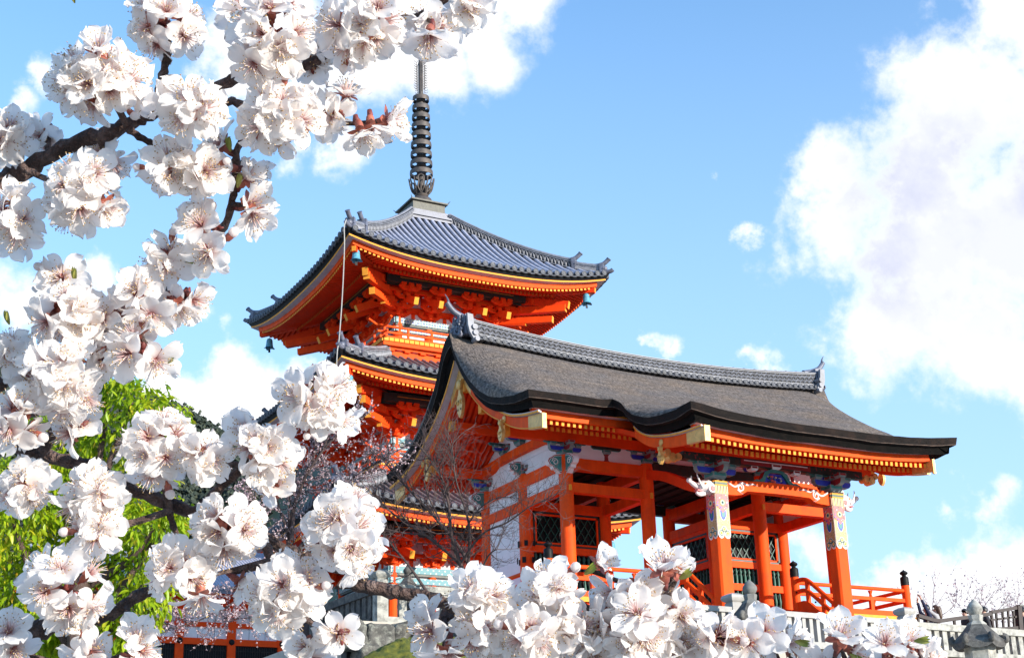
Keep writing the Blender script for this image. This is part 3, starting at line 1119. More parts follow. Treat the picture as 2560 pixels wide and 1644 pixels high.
for xe, out in ((-1.95, -1), (10.95, 1)):
    zb, zt = ridz(xe)
    rg = random.Random(3)
    mb = MB()
    mb.box(min(xe, xe - out * .22), max(xe, xe - out * .22), -.34, .34, zb + .1, zt + .08)
    ay, az = Vector((0, 1, 0)), Vector((0, 0, 1))
    for k in range(26):
        y, z = rg.uniform(-.30, .30), rg.uniform(zb + .12, zt + .05)
        curl(mb, (xe + out * rg.uniform(.02, .16), y, z), rg.uniform(.05, .10), ay, az, 1.3, .026, 12, rg.uniform(0, 6))
    for k in range(16):
        mb.ball((xe + out * rg.uniform(.0, .12), rg.uniform(-.3, .3), rg.uniform(zb + .1, zt)), rg.uniform(.04, .09), 8)
    og = mb.build('ridge_end_ornament', M['tile_dark'] if False else M['tile'], ridge, auto=50)
    for sy in (-1, 1):            # side fins with three stacked scrolls
        mb = MB()
        y = sy * .40
        fin = [(xe + out * .02, zt + .05), (xe - out * .16, zt + .03), (xe - out * .20, zt - .35), (xe - out * .30, zb + .12), (xe - out * .36, zb - .10), (xe - out * .22, zb - .14), (xe - out * .05, zb + .12), (xe - out * .0, zt - .3)]
        mb.prism([(px, y, pz) for px, pz in fin], (0, sy * .10, 0))
        for q, (dx, zz) in enumerate(((.20, zb + .27), (.22, zb + .10), (.27, zb - .08))):
            mb.tube([(xe - out * dx, y - sy * .12, zz), (xe - out * dx, y + sy * .16, zz)], .085 - .006 * q, 14)
        mb.build('side_fin', M['tile_pale'], og, auto=40)
    mb = MB()                     # horn shaped tile leaning out over the end
    c = smooth_curve([(xe - out * .45, 0, zt - .0), (xe - out * .1, 0, zt + .09), (xe + out * .22, 0, zt + .24), (xe + out * .42, 0, zt + .47)], 5)
    mb.tube(c, [.10 - .025 * i / (len(c) - 1) for i in range(len(c))], 12)
    c = smooth_curve([(xe + out * .37, 0, zt + .50), (xe + out * .40, 0, zt + .60), (xe + out * .48, 0, zt + .72)], 4)
    mb.tube(c, [.04 - .035 * i / (len(c) - 1) for i in range(len(c))], 8)
    mb.build('horn_tile', M['tile'], og, auto=40)

# --- posts
PR = .195
for ix, x in enumerate(GX):
    for y in (-GD, 0.0, GD):
        mb = MB()
        mb.lathe([(PR, -.25), (PR, 3.9), (PR * .93, 4.02)], (x, y, 0), 28)
        mb.build('post', M['lacquer'], gate, auto=40)
# --- horizontal beams
B1, B2 = (3.64, 3.96), (3.01, 3.28)


def hbeam(x0, x1, y0, y1, z0, z1, name='beam', m='lacquer'):
    a = MB()
    a.box(x0, x1, y0, y1, z0, z1)
    return a.build(name, M[m], gate)


for z0, z1 in (B1, B2):
    for a, b in ((0, 1), (2, 3)):
        for y in (-GD, 0.0, GD):
            if y == 0.0 and z0 > 3.5:
                continue
            hbeam(GX[a] + .1, GX[b] - .1, y - .115, y + .115, z0, z1)
    for x in GX:
        for y0, y1 in ((-GD, 0), (0, GD)):
            hbeam(x - .115, x + .115, y0 + .1, y1 - .1, z0 + .001, z1 + .001)
for y in (-GD, GD):
    hbeam(GX[1] + .1, GX[2] - .1, y - .10, y + .10, 3.80, 4.10, 'painted_beam', 'deepgreen')
# small yellow wedge ends of the beams at the posts
for x in (0, GX[1], GX[2], 9.0):
    mb = MB()
    mb.box(x - .035, x + .035, -GD - PR - .05, -GD - PR + .03, B2[0] + .02, B2[0] + .17)
    mb.build('wedge', M['ochre'], gate)
# --- white wall panels
mb = MB()
w = .035
for sx in (0.0, 9.0):
    for y0, y1 in ((-GD, 0), (0, GD)):
        mb.box(sx - w, sx + w, y0 + .15, y1 - .15, B2[1], B1[0])
        mb.box(sx - w, sx + w, y0 + .0, y1 - .0, B1[1], 4.40)
    mb.box(sx - w, sx + w, .15, GD - .15, -.05, B2[0])
for a, b in ((0, 1), (1, 2), (2, 3)):
    z = 3.96 if a != 1 else 4.10
    for y in (-GD, GD):
        mb.box(GX[a], GX[b], y - w, y + w, z, 4.66)
for a, b in ((0, 1), (2, 3)):
    mb.box(GX[a] + .15, GX[b] - .15, GD - w, GD + w, -.05, B2[0])
mb.build('white_wall', M['plaster'], gate)
# gable triangle
for sx in (0.0, 9.0):
    mb = MB()
    ys = [-2.2 + 4.4 * i / 22 for i in range(23)]
    poly = [(sx - .03, y, interp(ZU, abs(y)) + .04) for y in ys]
    poly = [(sx - .03, -2.2, 4.41)] + poly + [(sx - .03, 2.2, 4.41)]
    mb.prism(poly, (.06, 0, 0))
    mb.build('gable_wall', M['plaster'], gate)


def arched_beam(name, axis, a0, a1, fixed, th, z0, z1, rise, m='lacquer', n=20, cut=.12):
    # rainbow beam with a raised middle and a relieved underside
    t, b = [], []
    for i in range(n + 1):
        u = i / n
        a = lerp(a0, a1, u)
        r = rise * (1 - (2 * u - 1) ** 2)
        e = min(u, 1 - u)
        t.append((a, z1 + r - (.05 if e < .03 else 0)))
        b.append((a, z0 + r * .5 + (cut * sst((e - .14) / .04))))
    poly = t + b[::-1]
    mb_ = MB()
    if axis == 'y':
        mb_.prism([(fixed - th / 2, p, z) for p, z in poly], (th, 0, 0))
    else:
        mb_.prism([(p, fixed - th / 2, z) for p, z in poly], (0, th, 0))
    return mb_.build(name, M[m], gate)


for sx, out in ((0.0, -1), (9.0, 1)):
    arched_beam('rainbow_beam', 'y', -2.35, 2.35, sx + out * .05, .30, 4.42, 4.72, .10)
    mb = MB()                    # dark scroll line cut into the beam end
    for s in (-1, 1):
        curl(mb, (sx + out * .205, s * 1.72, 4.56), .10, Vector((0, s, 0)), Vector((0, 0, 1)), 1.2, .014, 16)
    mb.build('scroll_carving', M['crimson'], gate)

# --- painted brackets
AX = Vector((1, 0, 0))
AY = Vector((0, 1, 0))
AZ = Vector((0, 0, 1))


def boat_arm(mb, c, d, L_, h, th, mi, mi2):
    # arm with rounded-up ends; outlined with a thin pale edge
    c, d = Vector(c), Vector(d)
    s = d.cross(AZ)

    def poly(g):
        p = []
        for k in (-1, 1):
            q = [(k * (L_ / 2 + g), h + g), (k * (L_ / 2 + g), h * .55), (k * (L_ / 2 - h * .25), h * .15), (k * (L_ / 2 - h * .7), -g)]
            p += q if k > 0 else q[::-1][::1]
        # order: left bottom .. left top, right top .. right bottom
        l = [(-(L_ / 2 - h * .7), -g), (-(L_ / 2 - h * .25), h * .15), (-(L_ / 2 + g), h * .55), (-(L_ / 2 + g), h + g)]
        r = [(-x, z) for x, z in l[::-1]]
        return [c + d * x + AZ * z for x, z in l + r]
    mb.mi = mi2
    mb.prism([p - s * (th / 2) for p in poly(.007)], s * th)
    mb.mi = mi
    mb.prism([p - s * (th / 2 + .006) for p in poly(-.010)], s * (th + .012))


def block(mb, c, w, h, mi, mi2):
    c = Vector(c)
    mb.mi = mi2
    vs = []
    for z, k in ((0, .72), (h * .42, 1.0), (h, 1.0)):
        vs.append([(c.x + i * w / 2 * k, c.y + j * w / 2 * k, c.z + z) for i, j in ((-1, -1), (1, -1), (1, 1), (-1, 1))])
    V = [p for r in vs for p in r]
    F = [(0, 3, 2, 1), (8, 9, 10, 11)] + [(r * 4 + i, r * 4 + (i + 1) % 4, r * 4 + 4 + (i + 1) % 4, r * 4 + 4 + i) for r in (0, 1) for i in range(4)]
    mb.add(V, F)
    mb.mi = mi
    mb.cbox(c + AZ * (h * .71), w + .008, w - .05, h * .42)
    mb.cbox(c + AZ * (h * .71), w - .05, w + .008, h * .42)


PAINT = [M['teal'], M['outline'], M['blue'], M['crimson'], M['deepgreen'], M['black']]


def bracket(x, y, z, s=1.0, corner=False, h=1.0, px=1, py=1):
    mb = MB()
    block(mb, (x, y, z), .42 * s, .20 * s, 0, 1)
    z1 = z + .17 * s
    boat_arm(mb, (x, y, z1), AX, 1.25 * s, .17 * s, .15 * s, 2, 1)
    boat_arm(mb, (x, y, z1), AY, 1.0 * s, .17 * s, .15 * s, 3, 1)
    for k in (-1, 0, 1):
        block(mb, (x + k * .5 * s, y, z1 + .17 * s), .24 * s, .13 * s, 0 if k else 3, 1)
    for k in (-1, 1):
        block(mb, (x, y + k * .4 * s, z1 + .17 * s), .24 * s, .13 * s, 3, 1)
    boat_arm(mb, (x, y, z1 + .29 * s), AX, 1.7 * s, .10 * s, .13 * s, 4, 0)
    return mb.build('painted_bracket', PAINT, gate)


for x in GX:
    for y in (-GD, GD):
        bracket(x, y, 4.0, .78)
for x in (0, 9.0):
    bracket(x, 0, 4.0, .55)
    bracket(x + (-.05 if x == 0 else .05), -.0, 4.86, .8)
    bracket(x + (-.05 if x == 0 else .05), -1.05, 4.84, .6)
    bracket(x + (-.05 if x == 0 else .05), 1.05, 4.84, .6)


def cloud_nose(base, d, side, s, par, name='carved_beam_end'):
    # cloud shaped carved end: crimson rim behind a teal face with a pale scroll
    base, d, side = Vector(base), Vector(d), Vector(side)
    prof = [(0, -.02), (.10, -.06), (.16, -.0), (.20, .05), (.30, .06), (.34, .14), (.44, .17), (.50, .27), (.46, .36), (.36, .40), (.30, .46), (.16, .50), (0, .50)]
    mb = MB()
    for g, th, mi in ((0, .16, 1), (-.012, .170, 0), (-.035, .178, 1), (-.047, .184, 2)):
        cx, cz = .2, .22
        pts = []
        for a, z in prof:
            k = 1 + g / .22
            pts.append(base + d * (s * max(0.0, (cx + (a - cx) * k))) + AZ * (s * (cz + (z - cz) * k)) - side * (th * s / 2 * 1.1))
        mb.mi = mi
        mb.prism(pts, side * (th * s * 1.1))
    mb.mi = 1
    for q in (-1, 1):
        cc = base + d * (.26 * s) + AZ * (.26 * s) + side * (q * .105 * s)
        pts = []
        for i in range(16):
            t = i / 15 * 2.6 * PI
            rr = .11 * s * (1 - .7 * i / 15)
            pts.append(cc + d * (rr * math.cos(t)) + AZ * (rr * math.sin(t)))
        mb.tube(pts, .013 * s, 5)
    return mb.build(name, [M['crimson'], M['whitep'], M['teal']], par)


for x, out in ((0, -1), (9, 1)):
    for y, o2 in ((-GD, -1), (GD, 1)):
        cloud_nose((x + out * .12, y, 3.55), (out, 0, 0), (0, 1, 0), .95, gate)
        cloud_nose((x, y + o2 * .12, 3.55), (0, o2, 0), (1, 0, 0), .95, gate)
    cloud_nose((x + out * .12, 0, 3.98), (out, 0, 0), (0, 1, 0), .8, gate)
mb = MB()                         # struts on the front beams: flared bottle with a small bracket
for x in ((GX[0] + GX[1]) / 2, (GX[2] + GX[3]) / 2, 4.5):
    for y in (-GD, GD):
        zb = 3.96 if x != 4.5 else 4.1
        mb.mi = 3
        mb.lathe([(.13, 0), (.075, .05), (.07, .16), (.10, .21)], (x, y, zb), 10)
        block(mb, (x, y, zb + .21), .24, .12, 0, 1)
        boat_arm(mb, (x, y, zb + .33), AX, .95, .10, .13, 4, 0)
mb.build('strut', PAINT, gate)
# --- ceiling coloured near-black, put in to keep the inside dark
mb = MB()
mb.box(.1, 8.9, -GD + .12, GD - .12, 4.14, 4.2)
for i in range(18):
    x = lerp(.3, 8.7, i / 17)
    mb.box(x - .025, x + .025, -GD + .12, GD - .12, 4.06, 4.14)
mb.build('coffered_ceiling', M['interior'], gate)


# --- lattice panels
def lattice(o, d, w, z0, z1, nrm, spindle=(1.2, 1.84), cols=8, low=True):
    o, d, nrm = Vector(o), Vector(d), Vector(nrm)
    u = o.normalized()
    mb = MB()

    def P(a, z, k=0.0):
        return o + d * a + AZ * z + nrm * k
    # frame
    mb.mi = 0
    for a0, a1, za, zb in ((0, w, z0, z0 + .055), (0, w, z1 - .055, z1), (0, .055, z0, z1), (w - .055, w, z0, z1)):
        c = P((a0 + a1) / 2, (za + zb) / 2, .045)
        mb.cbox(c, a1 - a0, .05, zb - za, (d, nrm, AZ))
    mb.mi = 1
    f = .06
    for a0, a1, za, zb in ((f, w - f, z0 + f, z0 + f + .05), (f, w - f, z1 - f - .05, z1 - f), (f, f + .05, z0 + f, z1 - f), (w - f - .05, w - f, z0 + f, z1 - f)):
        mb.cbox(P((a0 + a1) / 2, (za + zb) / 2, .035), a1 - a0, .05, zb - za, (d, nrm, AZ))
    fr = mb.build('lattice_panel', [M['deepgreen'], M['lacquer2']], gate)
    mb = MB()
    g = .115
    a0, a1, za, zb = g, w - g, z0 + g, z1 - g
    step = (a1 - a0) / cols
    sl = 1.55
    for sgn in (-1, 1):
        k = -int((zb - za) / sl / step) - 2
        while k <= cols + int((zb - za) / sl / step) + 2:
            # line a = a0 + k*step + sgn*(z-za)/sl
            pts = []
            for z in (za, zb):
                pts.append((a0 + k * step + sgn * (z - za) / sl, z))
            (pa, pz), (qa, qz) = pts
            lo_, hi_ = 0.0, 1.0
            if abs(qa - pa) > 1e-6:
                t0, t1 = (a0 - pa) / (qa - pa), (a1 - pa) / (qa - pa)
                if t0 > t1:
                    t0, t1 = t1, t0
                lo_, hi_ = max(lo_, t0), min(hi_, t1)
            if hi_ > lo_ + .01:
                p = (lerp(pa, qa, lo_), lerp(pz, qz, lo_))
                q = (lerp(pa, qa, hi_), lerp(pz, qz, hi_))
                kk = .012 * sgn
                mb.beam(P(p[0], p[1], kk), P(q[0], q[1], kk), .022, .03, tuple(nrm))
            k += 1
    mb.build('lattice_bars', M['green'], fr)
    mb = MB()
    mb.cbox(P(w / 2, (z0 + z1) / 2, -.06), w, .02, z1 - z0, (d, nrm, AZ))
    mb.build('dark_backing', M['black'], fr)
    # rails and turned spindles below
    for za, zb in ((1.84, 2.03), (1.16, 1.36), (-.06, .12), (z1, z1 + .24)):
        mb = MB()
        mb.cbox(P(w / 2, (za + zb) / 2, 0), w + .1, .16, zb - za, (d, nrm, AZ))
        mb.build('panel_rail', M['lacquer'], gate)
    mb = MB()
    ns = int(w / .155)
    for za, zb in ((1.36, 1.84), (.12, 1.16)):
        h = zb - za
        for i in range(ns):
            a = (i + .5) * w / ns
            mb.lathe([(.05, 0), (.05, h * .5), (.03, h * .62), (.055, h * .74), (.035, h * .88), (.025, h)], P(a, za), 8, None, False)
    mb.build('turned_spindles', M['green'], gate, auto=50)
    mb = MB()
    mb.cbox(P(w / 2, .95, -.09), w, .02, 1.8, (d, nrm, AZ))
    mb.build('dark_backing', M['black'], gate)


lattice((.2, 0, 0), AX, 2.19, 2.03, 3.0, (0, -1, 0))
lattice((6.61, 0, 0), AX, 2.19, 2.03, 3.0, (0, -1, 0))
lattice((6.414, GD - .2, 0), -AY, GD - .4, 2.03, 2.9, (-1, 0, 0), cols=7)
lattice((2.586, .2, 0), AY, GD - .4, 2.03, 2.9, (1, 0, 0), cols=7)

# --- porch pillars (square, chamfered) with painted tops
ch, hw = .05, .20


def chamfer_ring(x, y, g=0.0):
    a, c = hw + g, ch
    return [(x - a + c, y - a), (x + a - c, y - a), (x + a, y - a + c), (x + a, y + a - c), (x + a - c, y + a), (x - a + c, y + a), (x - a, y + a - c), (x - a, y - a + c)]


for px in (GX[1], GX[2]):
    mb = MB()
    mb.prism([(x, y, -2.2) for x, y in chamfer_ring(px, YK)], (0, 0, 5.02))
    pil = mb.build('porch_pillar', M['lacquer'], gate)
    # painted wrap, one scalloped sheet per face
    faces = [((px, YK - hw, 0), AX, -AY), ((px - hw, YK, 0), -AY, -AX), ((px + hw, YK, 0), AY, AX), ((px, YK + hw, 0), -AX, AY)]
    mb = MB()
    mats = [M['goldleafp'], M['cream'], M['rose'], M['blue'], M['green'], M['whitep'], M['black'], M['ochre'], M['teal']]
    hwf = hw - .004
    for o, d, nn in faces:
        o = Vector(o)

        def Q(a, z, k):
            return o + d * a + AZ * z + nn * k
        lob = []
        for c0 in (-hwf / 2, hwf / 2):
            for i in range(9):
                t = PI - PI * i / 8
                lob.append((c0 + hwf / 2 * math.cos(t), 1.44 - .13 * math.sin(t)))
        mb.mi = 5
        mb.prism([Q(a, z - .015, .001) for a, z in [(-hwf, 2.46)] + lob + [(hwf, 2.46)]], nn * .003)
        mb.mi = 0
        mb.prism([Q(a * .97, z + .012, .001) for a, z in [(-hwf, 2.44)] + lob + [(hwf, 2.44)]], nn * .006)
        # green scale lobes near the foot
        for c0, cz, rr in ((-hwf / 2, 1.43, .075), (hwf / 2, 1.43, .075), (0, 1.53, .07)):
            for g, mi, kk in ((1.15, 5, .008), (1.0, 4, .010), (.62, 1, .012), (.4, 7, .014)):
                mb.mi = mi
                mb.prism([Q(c0 + rr * g * math.cos(t), cz + rr * 1.1 * g * math.sin(t), .001) for t in [2 * PI * i / 12 for i in range(12)]], nn * kk)
        # hanging blue pendant, red medallion field, round badge
        for g, mi, kk in ((1.12, 5, .008), (1.0, 3, .011), (.6, 8, .013)):
            mb.mi = mi
            mb.prism([Q(x * g, 1.92 + (z - 1.92) * g, .001) for x, z in ((-.09, 2.02), (-.085, 1.88), (-.05, 1.80), (0, 1.765), (.05, 1.80), (.085, 1.88), (.09, 2.02))], nn * kk)
        mb.mi = 2
        mb.prism([Q(x, z, .001) for x, z in ((-.18, 2.44), (-.18, 2.10), (-.1, 2.06), (0, 1.95), (.1, 2.06), (.18, 2.10), (.18, 2.44))], nn * .015)
        for rr, mi, kk in ((.085, 7, .018), (.07, 1, .020), (.045, 8, .022), (.022, 6, .024)):
            mb.mi = mi
            mb.prism([Q(rr * math.cos(t), 2.22 + rr * math.sin(t), .001) for t in [2 * PI * i / 14 for i in range(14)]], nn * kk)
        rg = random.Random(11)
        for i in range(34):
            a, z = rg.uniform(-.165, .165), rg.uniform(2.06, 2.43)
            if abs(a) < .1 and abs(z - 2.22) < .1:
                continue
            mb.mi = rg.choice((3, 3, 1, 4, 5, 7, 8))
            rr = rg.uniform(.014, .03)
            mb.prism([Q(a + rr * math.cos(t), z + rr * .7 * math.sin(t), .001) for t in [2 * PI * k / 7 for k in range(7)]], nn * (.0165 + .0003 * i / 10))
        for i in range(40):
            a, z = rg.uniform(-.17, .17), rg.uniform(1.6, 1.98)
            mb.mi = rg.choice((1, 7, 1, 4))
            rr = rg.uniform(.007, .014)
            mb.prism([Q(a + rr * math.cos(t), z + rr * math.sin(t), .001) for t in [2 * PI * k / 5 for k in range(5)]], nn * .0068)
        # striped collar
        mb.mi = 1
        mb.prism([Q(a, z, .001) for a, z in ((-hwf, 2.455), (hwf, 2.455), (hwf, 2.70), (-hwf, 2.70))], nn * .016)
        for i in range(8):
            a = lerp(-hwf + .03, hwf - .03, i / 7)
            mb.mi = 6 if i % 2 else 7
            mb.prism([Q(a - .011, 2.46, .001), Q(a + .011, 2.46, .001), Q(a + .011, 2.66, .001), Q(a - .011, 2.66, .001)], nn * .018)
        for za, zb, mi in ((2.66, 2.69, 7), (2.69, 2.75, 4), (2.75, 2.79, 7), (2.79, 2.825, 6)):
            mb.mi = mi
            mb.prism([Q(a, z, .001) for a, z in ((-hwf, za), (hwf, za), (hwf, zb), (-hwf, zb))], nn * .021)
    mb.build('painted_wrap', mats, pil)
    bracket(px, YK, 2.83, .98)

arched_beam('porch_beam', 'x', GX[1] + .19, GX[2] - .19, YK, .26, 2.46, 2.82, .09)
for s, xx in ((1, GX[1] + .27), (-1, GX[2] - .27)):     # cloud scrolls painted at both ends of the porch beam
    mb = MB()
    for th, mi, yy in ((.026, 1, .001), (.015, 0, .008)):
        mb.mi = mi
        y = YK - .13 - yy
        c = smooth_curve([(xx, y, 2.80), (xx + s * .18, y, 2.70), (xx + s * .30, y, 2.72), (xx + s * .45, y, 2.82), (xx + s * .62, y, 2.77), (xx + s * .80, y, 2.81), (xx + s * .98, y, 2.78)], 5)
        mb.tube(c, [th * (1.0 if i < len(c) * .75 else 1 - (i / len(c) - .75) * 3.4) for i in range(len(c))], 6)
        pts = []
        for i in range(22):
            t = PI * .5 + s * (-i / 21 * 2.7 * PI)
            rr = .115 * (1 - .72 * i / 21)
            pts.append((xx + s * .40 + rr * math.cos(t), y, 2.69 + rr * math.sin(t)))
        mb.tube(pts, th * .8, 6)
        c = smooth_curve([(xx + s * .30, y, 2.63), (xx + s * .40, y, 2.56), (xx + s * .50, y, 2.52)], 4)
        mb.tube(c, [th * (1 - .8 * i / (len(c) - 1)) for i in range(len(c))], 6)
    mb.build('painted_scroll', [M['black'], M['pinkw']], gate)
# frog-leg strut above the porch beam
mb = MB()
for th, g, mi in ((.16, 0.0, 1), (.17, .022, 0)):
    prof = [(-.80, 0), (-.66, .06), (-.56, .05), (-.46, .12), (-.38, .28), (-.22, .36), (0, .38), (.22, .36), (.38, .28), (.46, .12), (.56, .05), (.66, .06), (.80, 0), (.52, 0), (.40, .02), (.32, .16), (.2, .27), (0, .29), (-.2, .27), (-.32, .16), (-.40, .02), (-.52, 0)]
    mb.mi = mi
    pts = []
    for x, z in prof:
        pts.append((x * (1 - g * .6), z * (1 - g) + g * .3))
    mb.prism([(4.5 + x, YK - th / 2, 2.91 + z) for x, z in pts], (0, th, 0))
mb.mi = 2
mb.prism([(4.5 + x, YK - .03, 2.90 + z) for x, z in ((-.4, 0), (-.3, .17), (-.2, .28), (.2, .28), (.3, .17), (.4, 0))], (0, .06, 0))
rg = random.Random(5)
for i in range(22):
    mb.mi = rg.choice((2, 3, 4, 5))
    mb.ball((4.5 + rg.uniform(-.27, .27), YK - .05, 2.93 + rg.uniform(0, .17)), rg.uniform(.025, .05), 7)
for k, wd in ((0, .3), (-.7, .22), (.7, .22)):
    block(mb, (4.5 + k, YK, 3.29 if k == 0 else 3.2), wd, .12, 1, 6)
mb.build('frog_leg_strut', [M['teal'], M['crimson'], M['blue'], M['rose'], M['cream'], M['green'], M['whitep']], gate)
# painted eave beam carried by the porch brackets, with gilded cloud tails
mb = MB()
mb.mi = 0
mb.box(1.55, 7.45, YK - .11, YK + .11, 3.30, 3.50)
mb.mi = 1
mb.box(3.35, 5.65, YK - .125, YK + .125, 3.33, 3.47)
mb.mi = 2
mb.box(3.45, 5.55, YK - .130, YK - .120, 3.425, 3.45)
rg = random.Random(9)
for i in range(26):
    x = rg.choice((rg.uniform(1.6, 3.2), rg.uniform(5.8, 7.4)))
    mb.mi = 1
    mb.ball((x, YK - .11, rg.uniform(3.34, 3.46)), .025, 6, (1, .4, 1))
for xx, s in ((1.5, -1), (7.5, 1)):
    mb.mi = 3
    for q, (dx, dz, rr) in enumerate(((.10, -.03, .10), (.28, -.06, .12), (.42, .06, .09))):
        mb.tube([(xx + s * dx, YK - .12, 3.36 + dz), (xx + s * dx, YK + .12, 3.36 + dz)], rr, 14)
mb.build('painted_eave_beam', [M['deepgreen'], M['crimson'], M['whitep'], M['gold']], gate)
# elephant heads carved at the outer sides of the porch pillars
for px, s in ((GX[1], -1), (GX[2], 1)):
    b0 = Vector((px + s * hw, YK, 2.60))
    mb = MB()
    d = Vector((s, 0, 0))

    def E3(a, y, z):
        return b0 + d * a + AY * y + AZ * z
    c = smooth_curve([E3(-.02, 0, .02), E3(.12, 0, .04), E3(.26, 0, .03), E3(.38, 0, -.02)], 4)
    mb.tube(c, [lerp(.20, .19, i / 6) if i < 6 else lerp(.19, .09, (i - 6) / (len(c) - 7)) for i in range(len(c))], 14)
    c = smooth_curve([E3(.34, 0, .03), E3(.46, 0, .06), E3(.56, 0, .11), E3(.62, 0, .16)], 4)
    mb.tube(c, [lerp(.085, .05, i / (len(c) - 1)) for i in range(len(c))], 10)
    mb.ball(E3(.64, 0, .17), .068, 10)
    c = smooth_curve([E3(.2, 0, -.12), E3(.34, 0, -.17), E3(.44, 0, -.12)], 4)
    mb.tube(c, [lerp(.08, .035, i / (len(c) - 1)) for i in range(len(c))], 8)
    hd = mb.build('elephant_head_carving', M['pinkw'], gate, smooth=True)
    for q in (-1, 1):
        mb = MB()
        c = smooth_curve([E3(.30, q * .12, -.02), E3(.40, q * .15, .10), E3(.46, q * .14, .26), E3(.47, q * .12, .34)], 4)
        mb.tube(c, [lerp(.035, .008, i / (len(c) - 1)) for i in range(len(c))], 8)
        mb.build('tusk', M['whitep'], hd, smooth=True)
        mb = MB()
        mb.mi = 0
        mb.lathe([(.13, 0), (.12, .03), (.03, .04)], E3(.06, q * .17, -.02), 14, (d, AZ, AY * q))
        mb.mi = 1
        mb.lathe([(.075, .03), (.06, .05), (.0, .05)], E3(.06, q * .17, -.03), 12, (d, AZ, AY * q))
        mb.build('ear', [M['pinkw'], M['rose']], hd, auto=40)
        mb = MB()
        mb.ball(E3(.24, q * .17, .09), .025, 8)
        mb.build('eye', M['ochre'], hd)
    mb = MB()
    mb.cbox(E3(.36, 0, -.075), .16, .15, .03)
    mb.build('mouth', M['rose'], hd)
# tie beams from the porch pillars back to the front posts
for px in (GX[1], GX[2]):
    mb = MB()
    c = smooth_curve([(px, YK + .15, 2.62), (px, YK + 1.1, 2.95), (px, YK + 2.2, 3.45), (px, -GD - .15, 3.70)], 6)
    for a, b in zip(c, c[1:]):
        mb.beam(a, b, .2, .26)
    mb.build('curved_tie_beam', M['red2'], gate)

# --- veranda floor, edge and supports
mb = MB()
mb.mi = 0
mb.box(-1.42, 10.62, -3.6, 3.6, -.10, .0)
mb.mi = 1
for xa, xb in ((-1.45, 2.4), (6.6, 10.65)):
    mb.box(xa, xb, -3.64, -3.6, -.13, -.005)
mb.box(-1.46, -1.42, -3.64, 3.6, -.13, -.006)
mb.box(10.62, 10.66, -3.64, 3.6, -.13, -.006)
mb.build('veranda_floor', [M['lacquer2'], M['ochre']], gate)
for x in (-1.3, 0, 2.4, 4.5, 6.6, 9, 10.5):
    for y in (-3.45, 0, 3.45):
        mb = MB()
        mb.box(x - .12, x + .12, y - .12, y + .12, -2.2, -.10)
        mb.build('veranda_support', M['lacquer'], gate)
mb = MB()
mb.box(-1.35, 10.55, -3.52, -3.40, -.42, -.14)
mb.build('veranda_beam', M['lacquer'], gate)
mb = MB()
mb.box(-.9, 9.9, -2.9, 2.9, -2.2, -.11)
mb.build('under_floor_planks', M['plank'], gate)
# wooden steps in the middle
mb = MB()
for i in range(11):
    mb.box(2.62, 6.38, -3.62 - .30 * (i + 1), -3.62 - .30 * i, -2.2, -.17 - .185 * i)
mb.build('wooden_steps', M['plank'], gate)


# --- railing with onion-capped newels
def newel(x, y, zb=-.1):
    mb = MB()
    mb.lathe([(.115, zb), (.115, .93)], (x, y, 0), 18)
    p = mb.build('newel', M['lacquer'], gate, auto=40)
    mb = MB()
    mb.lathe([(.122, .92), (.122, 1.0), (.126, 1.0), (.126, 1.02), (.122, 1.02), (.122, 1.13), (.11, 1.165), (.07, 1.185), (.055, 1.205), (.06, 1.22), (.10, 1.245), (.118, 1.275), (.11, 1.305), (.07, 1.335), (.025, 1.36), (.004, 1.39)], (x, y, 0), 18)
    mb.build('onion_cap', M['black'], p, auto=35)


def railing(p0, p1, n):
    p0, p1 = Vector(p0), Vector(p1)
    mb = MB()
    mb.tube([p0 + AZ * .77, p1 + AZ * .77], .055, 12)
    mb.beam(p0 + AZ * .48, p1 + AZ * .48, .09, .10)
    mb.beam(p0 + AZ * .08, p1 + AZ * .08, .13, .15)
    for i in range(1, n):
        q = p0.lerp(p1, i / n)
        mb.cbox(q + AZ * .33, .11, .10, .40)
        mb.lathe([(.05, .53), (.035, .60), (.07, .70)], q, 8)
    mb.build('railing', M['lacquer'], gate, auto=40)


for (a, b, n) in (((-1.32, -3.49, 0), (2.5, -3.49, 0), 3), ((6.5, -3.49, 0), (10.52, -3.49, 0), 3), ((-1.32, -3.49, 0), (-1.32, 3.4, 0), 5), ((10.52, -3.49, 0), (10.52, 3.4, 0), 5)):
    railing(a, b, n)
for x, y in ((-1.32, -3.49), (2.5, -3.49), (6.5, -3.49), (10.52, -3.49), (-1.32, 3.4), (10.52, 3.4)):
    newel(x, y)
for x in (2.5, 6.5):               # handrails sweeping down the steps
    mb = MB()
    for dz, r in ((0, .062), (-.30, .062)):
        c = smooth_curve([(x, -3.52, .80 + dz), (x, -3.85, .80 + dz), (x, -4.12, .68 + dz), (x, -4.7, .22 + dz), (x, -5.6, -.50 + dz), (x, -5.95, -.72 + dz)], 6)
        mb.tube(c, r, 10)
    mb.prism([(x - .05, y, z) for y, z in ((-3.55, .22), (-3.85, .22), (-4.1, .12), (-5.7, -1.12), (-5.7, -1.3), (-5.3, -1.3), (-3.55, -.12))], (.10, 0, 0))
    for y, z in ((-4.0, .5), (-4.6, .0), (-5.2, -.5)):
        mb.box(x - .045, x + .045, y - .05, y + .05, z - .45, z + .25)
    mb.build('stair_handrail', M['lacquer'], gate, auto=40)
mb = MB()
for y, z in ((-3.6, .48), (-4.35, .10), (-4.9, -.33)):
    for x in (2.5, 6.5):
        mb = MB()
        mb.ball((x - .062, y, z), .028, 8)
        mb.build('iron_stud', M['black'], gate)


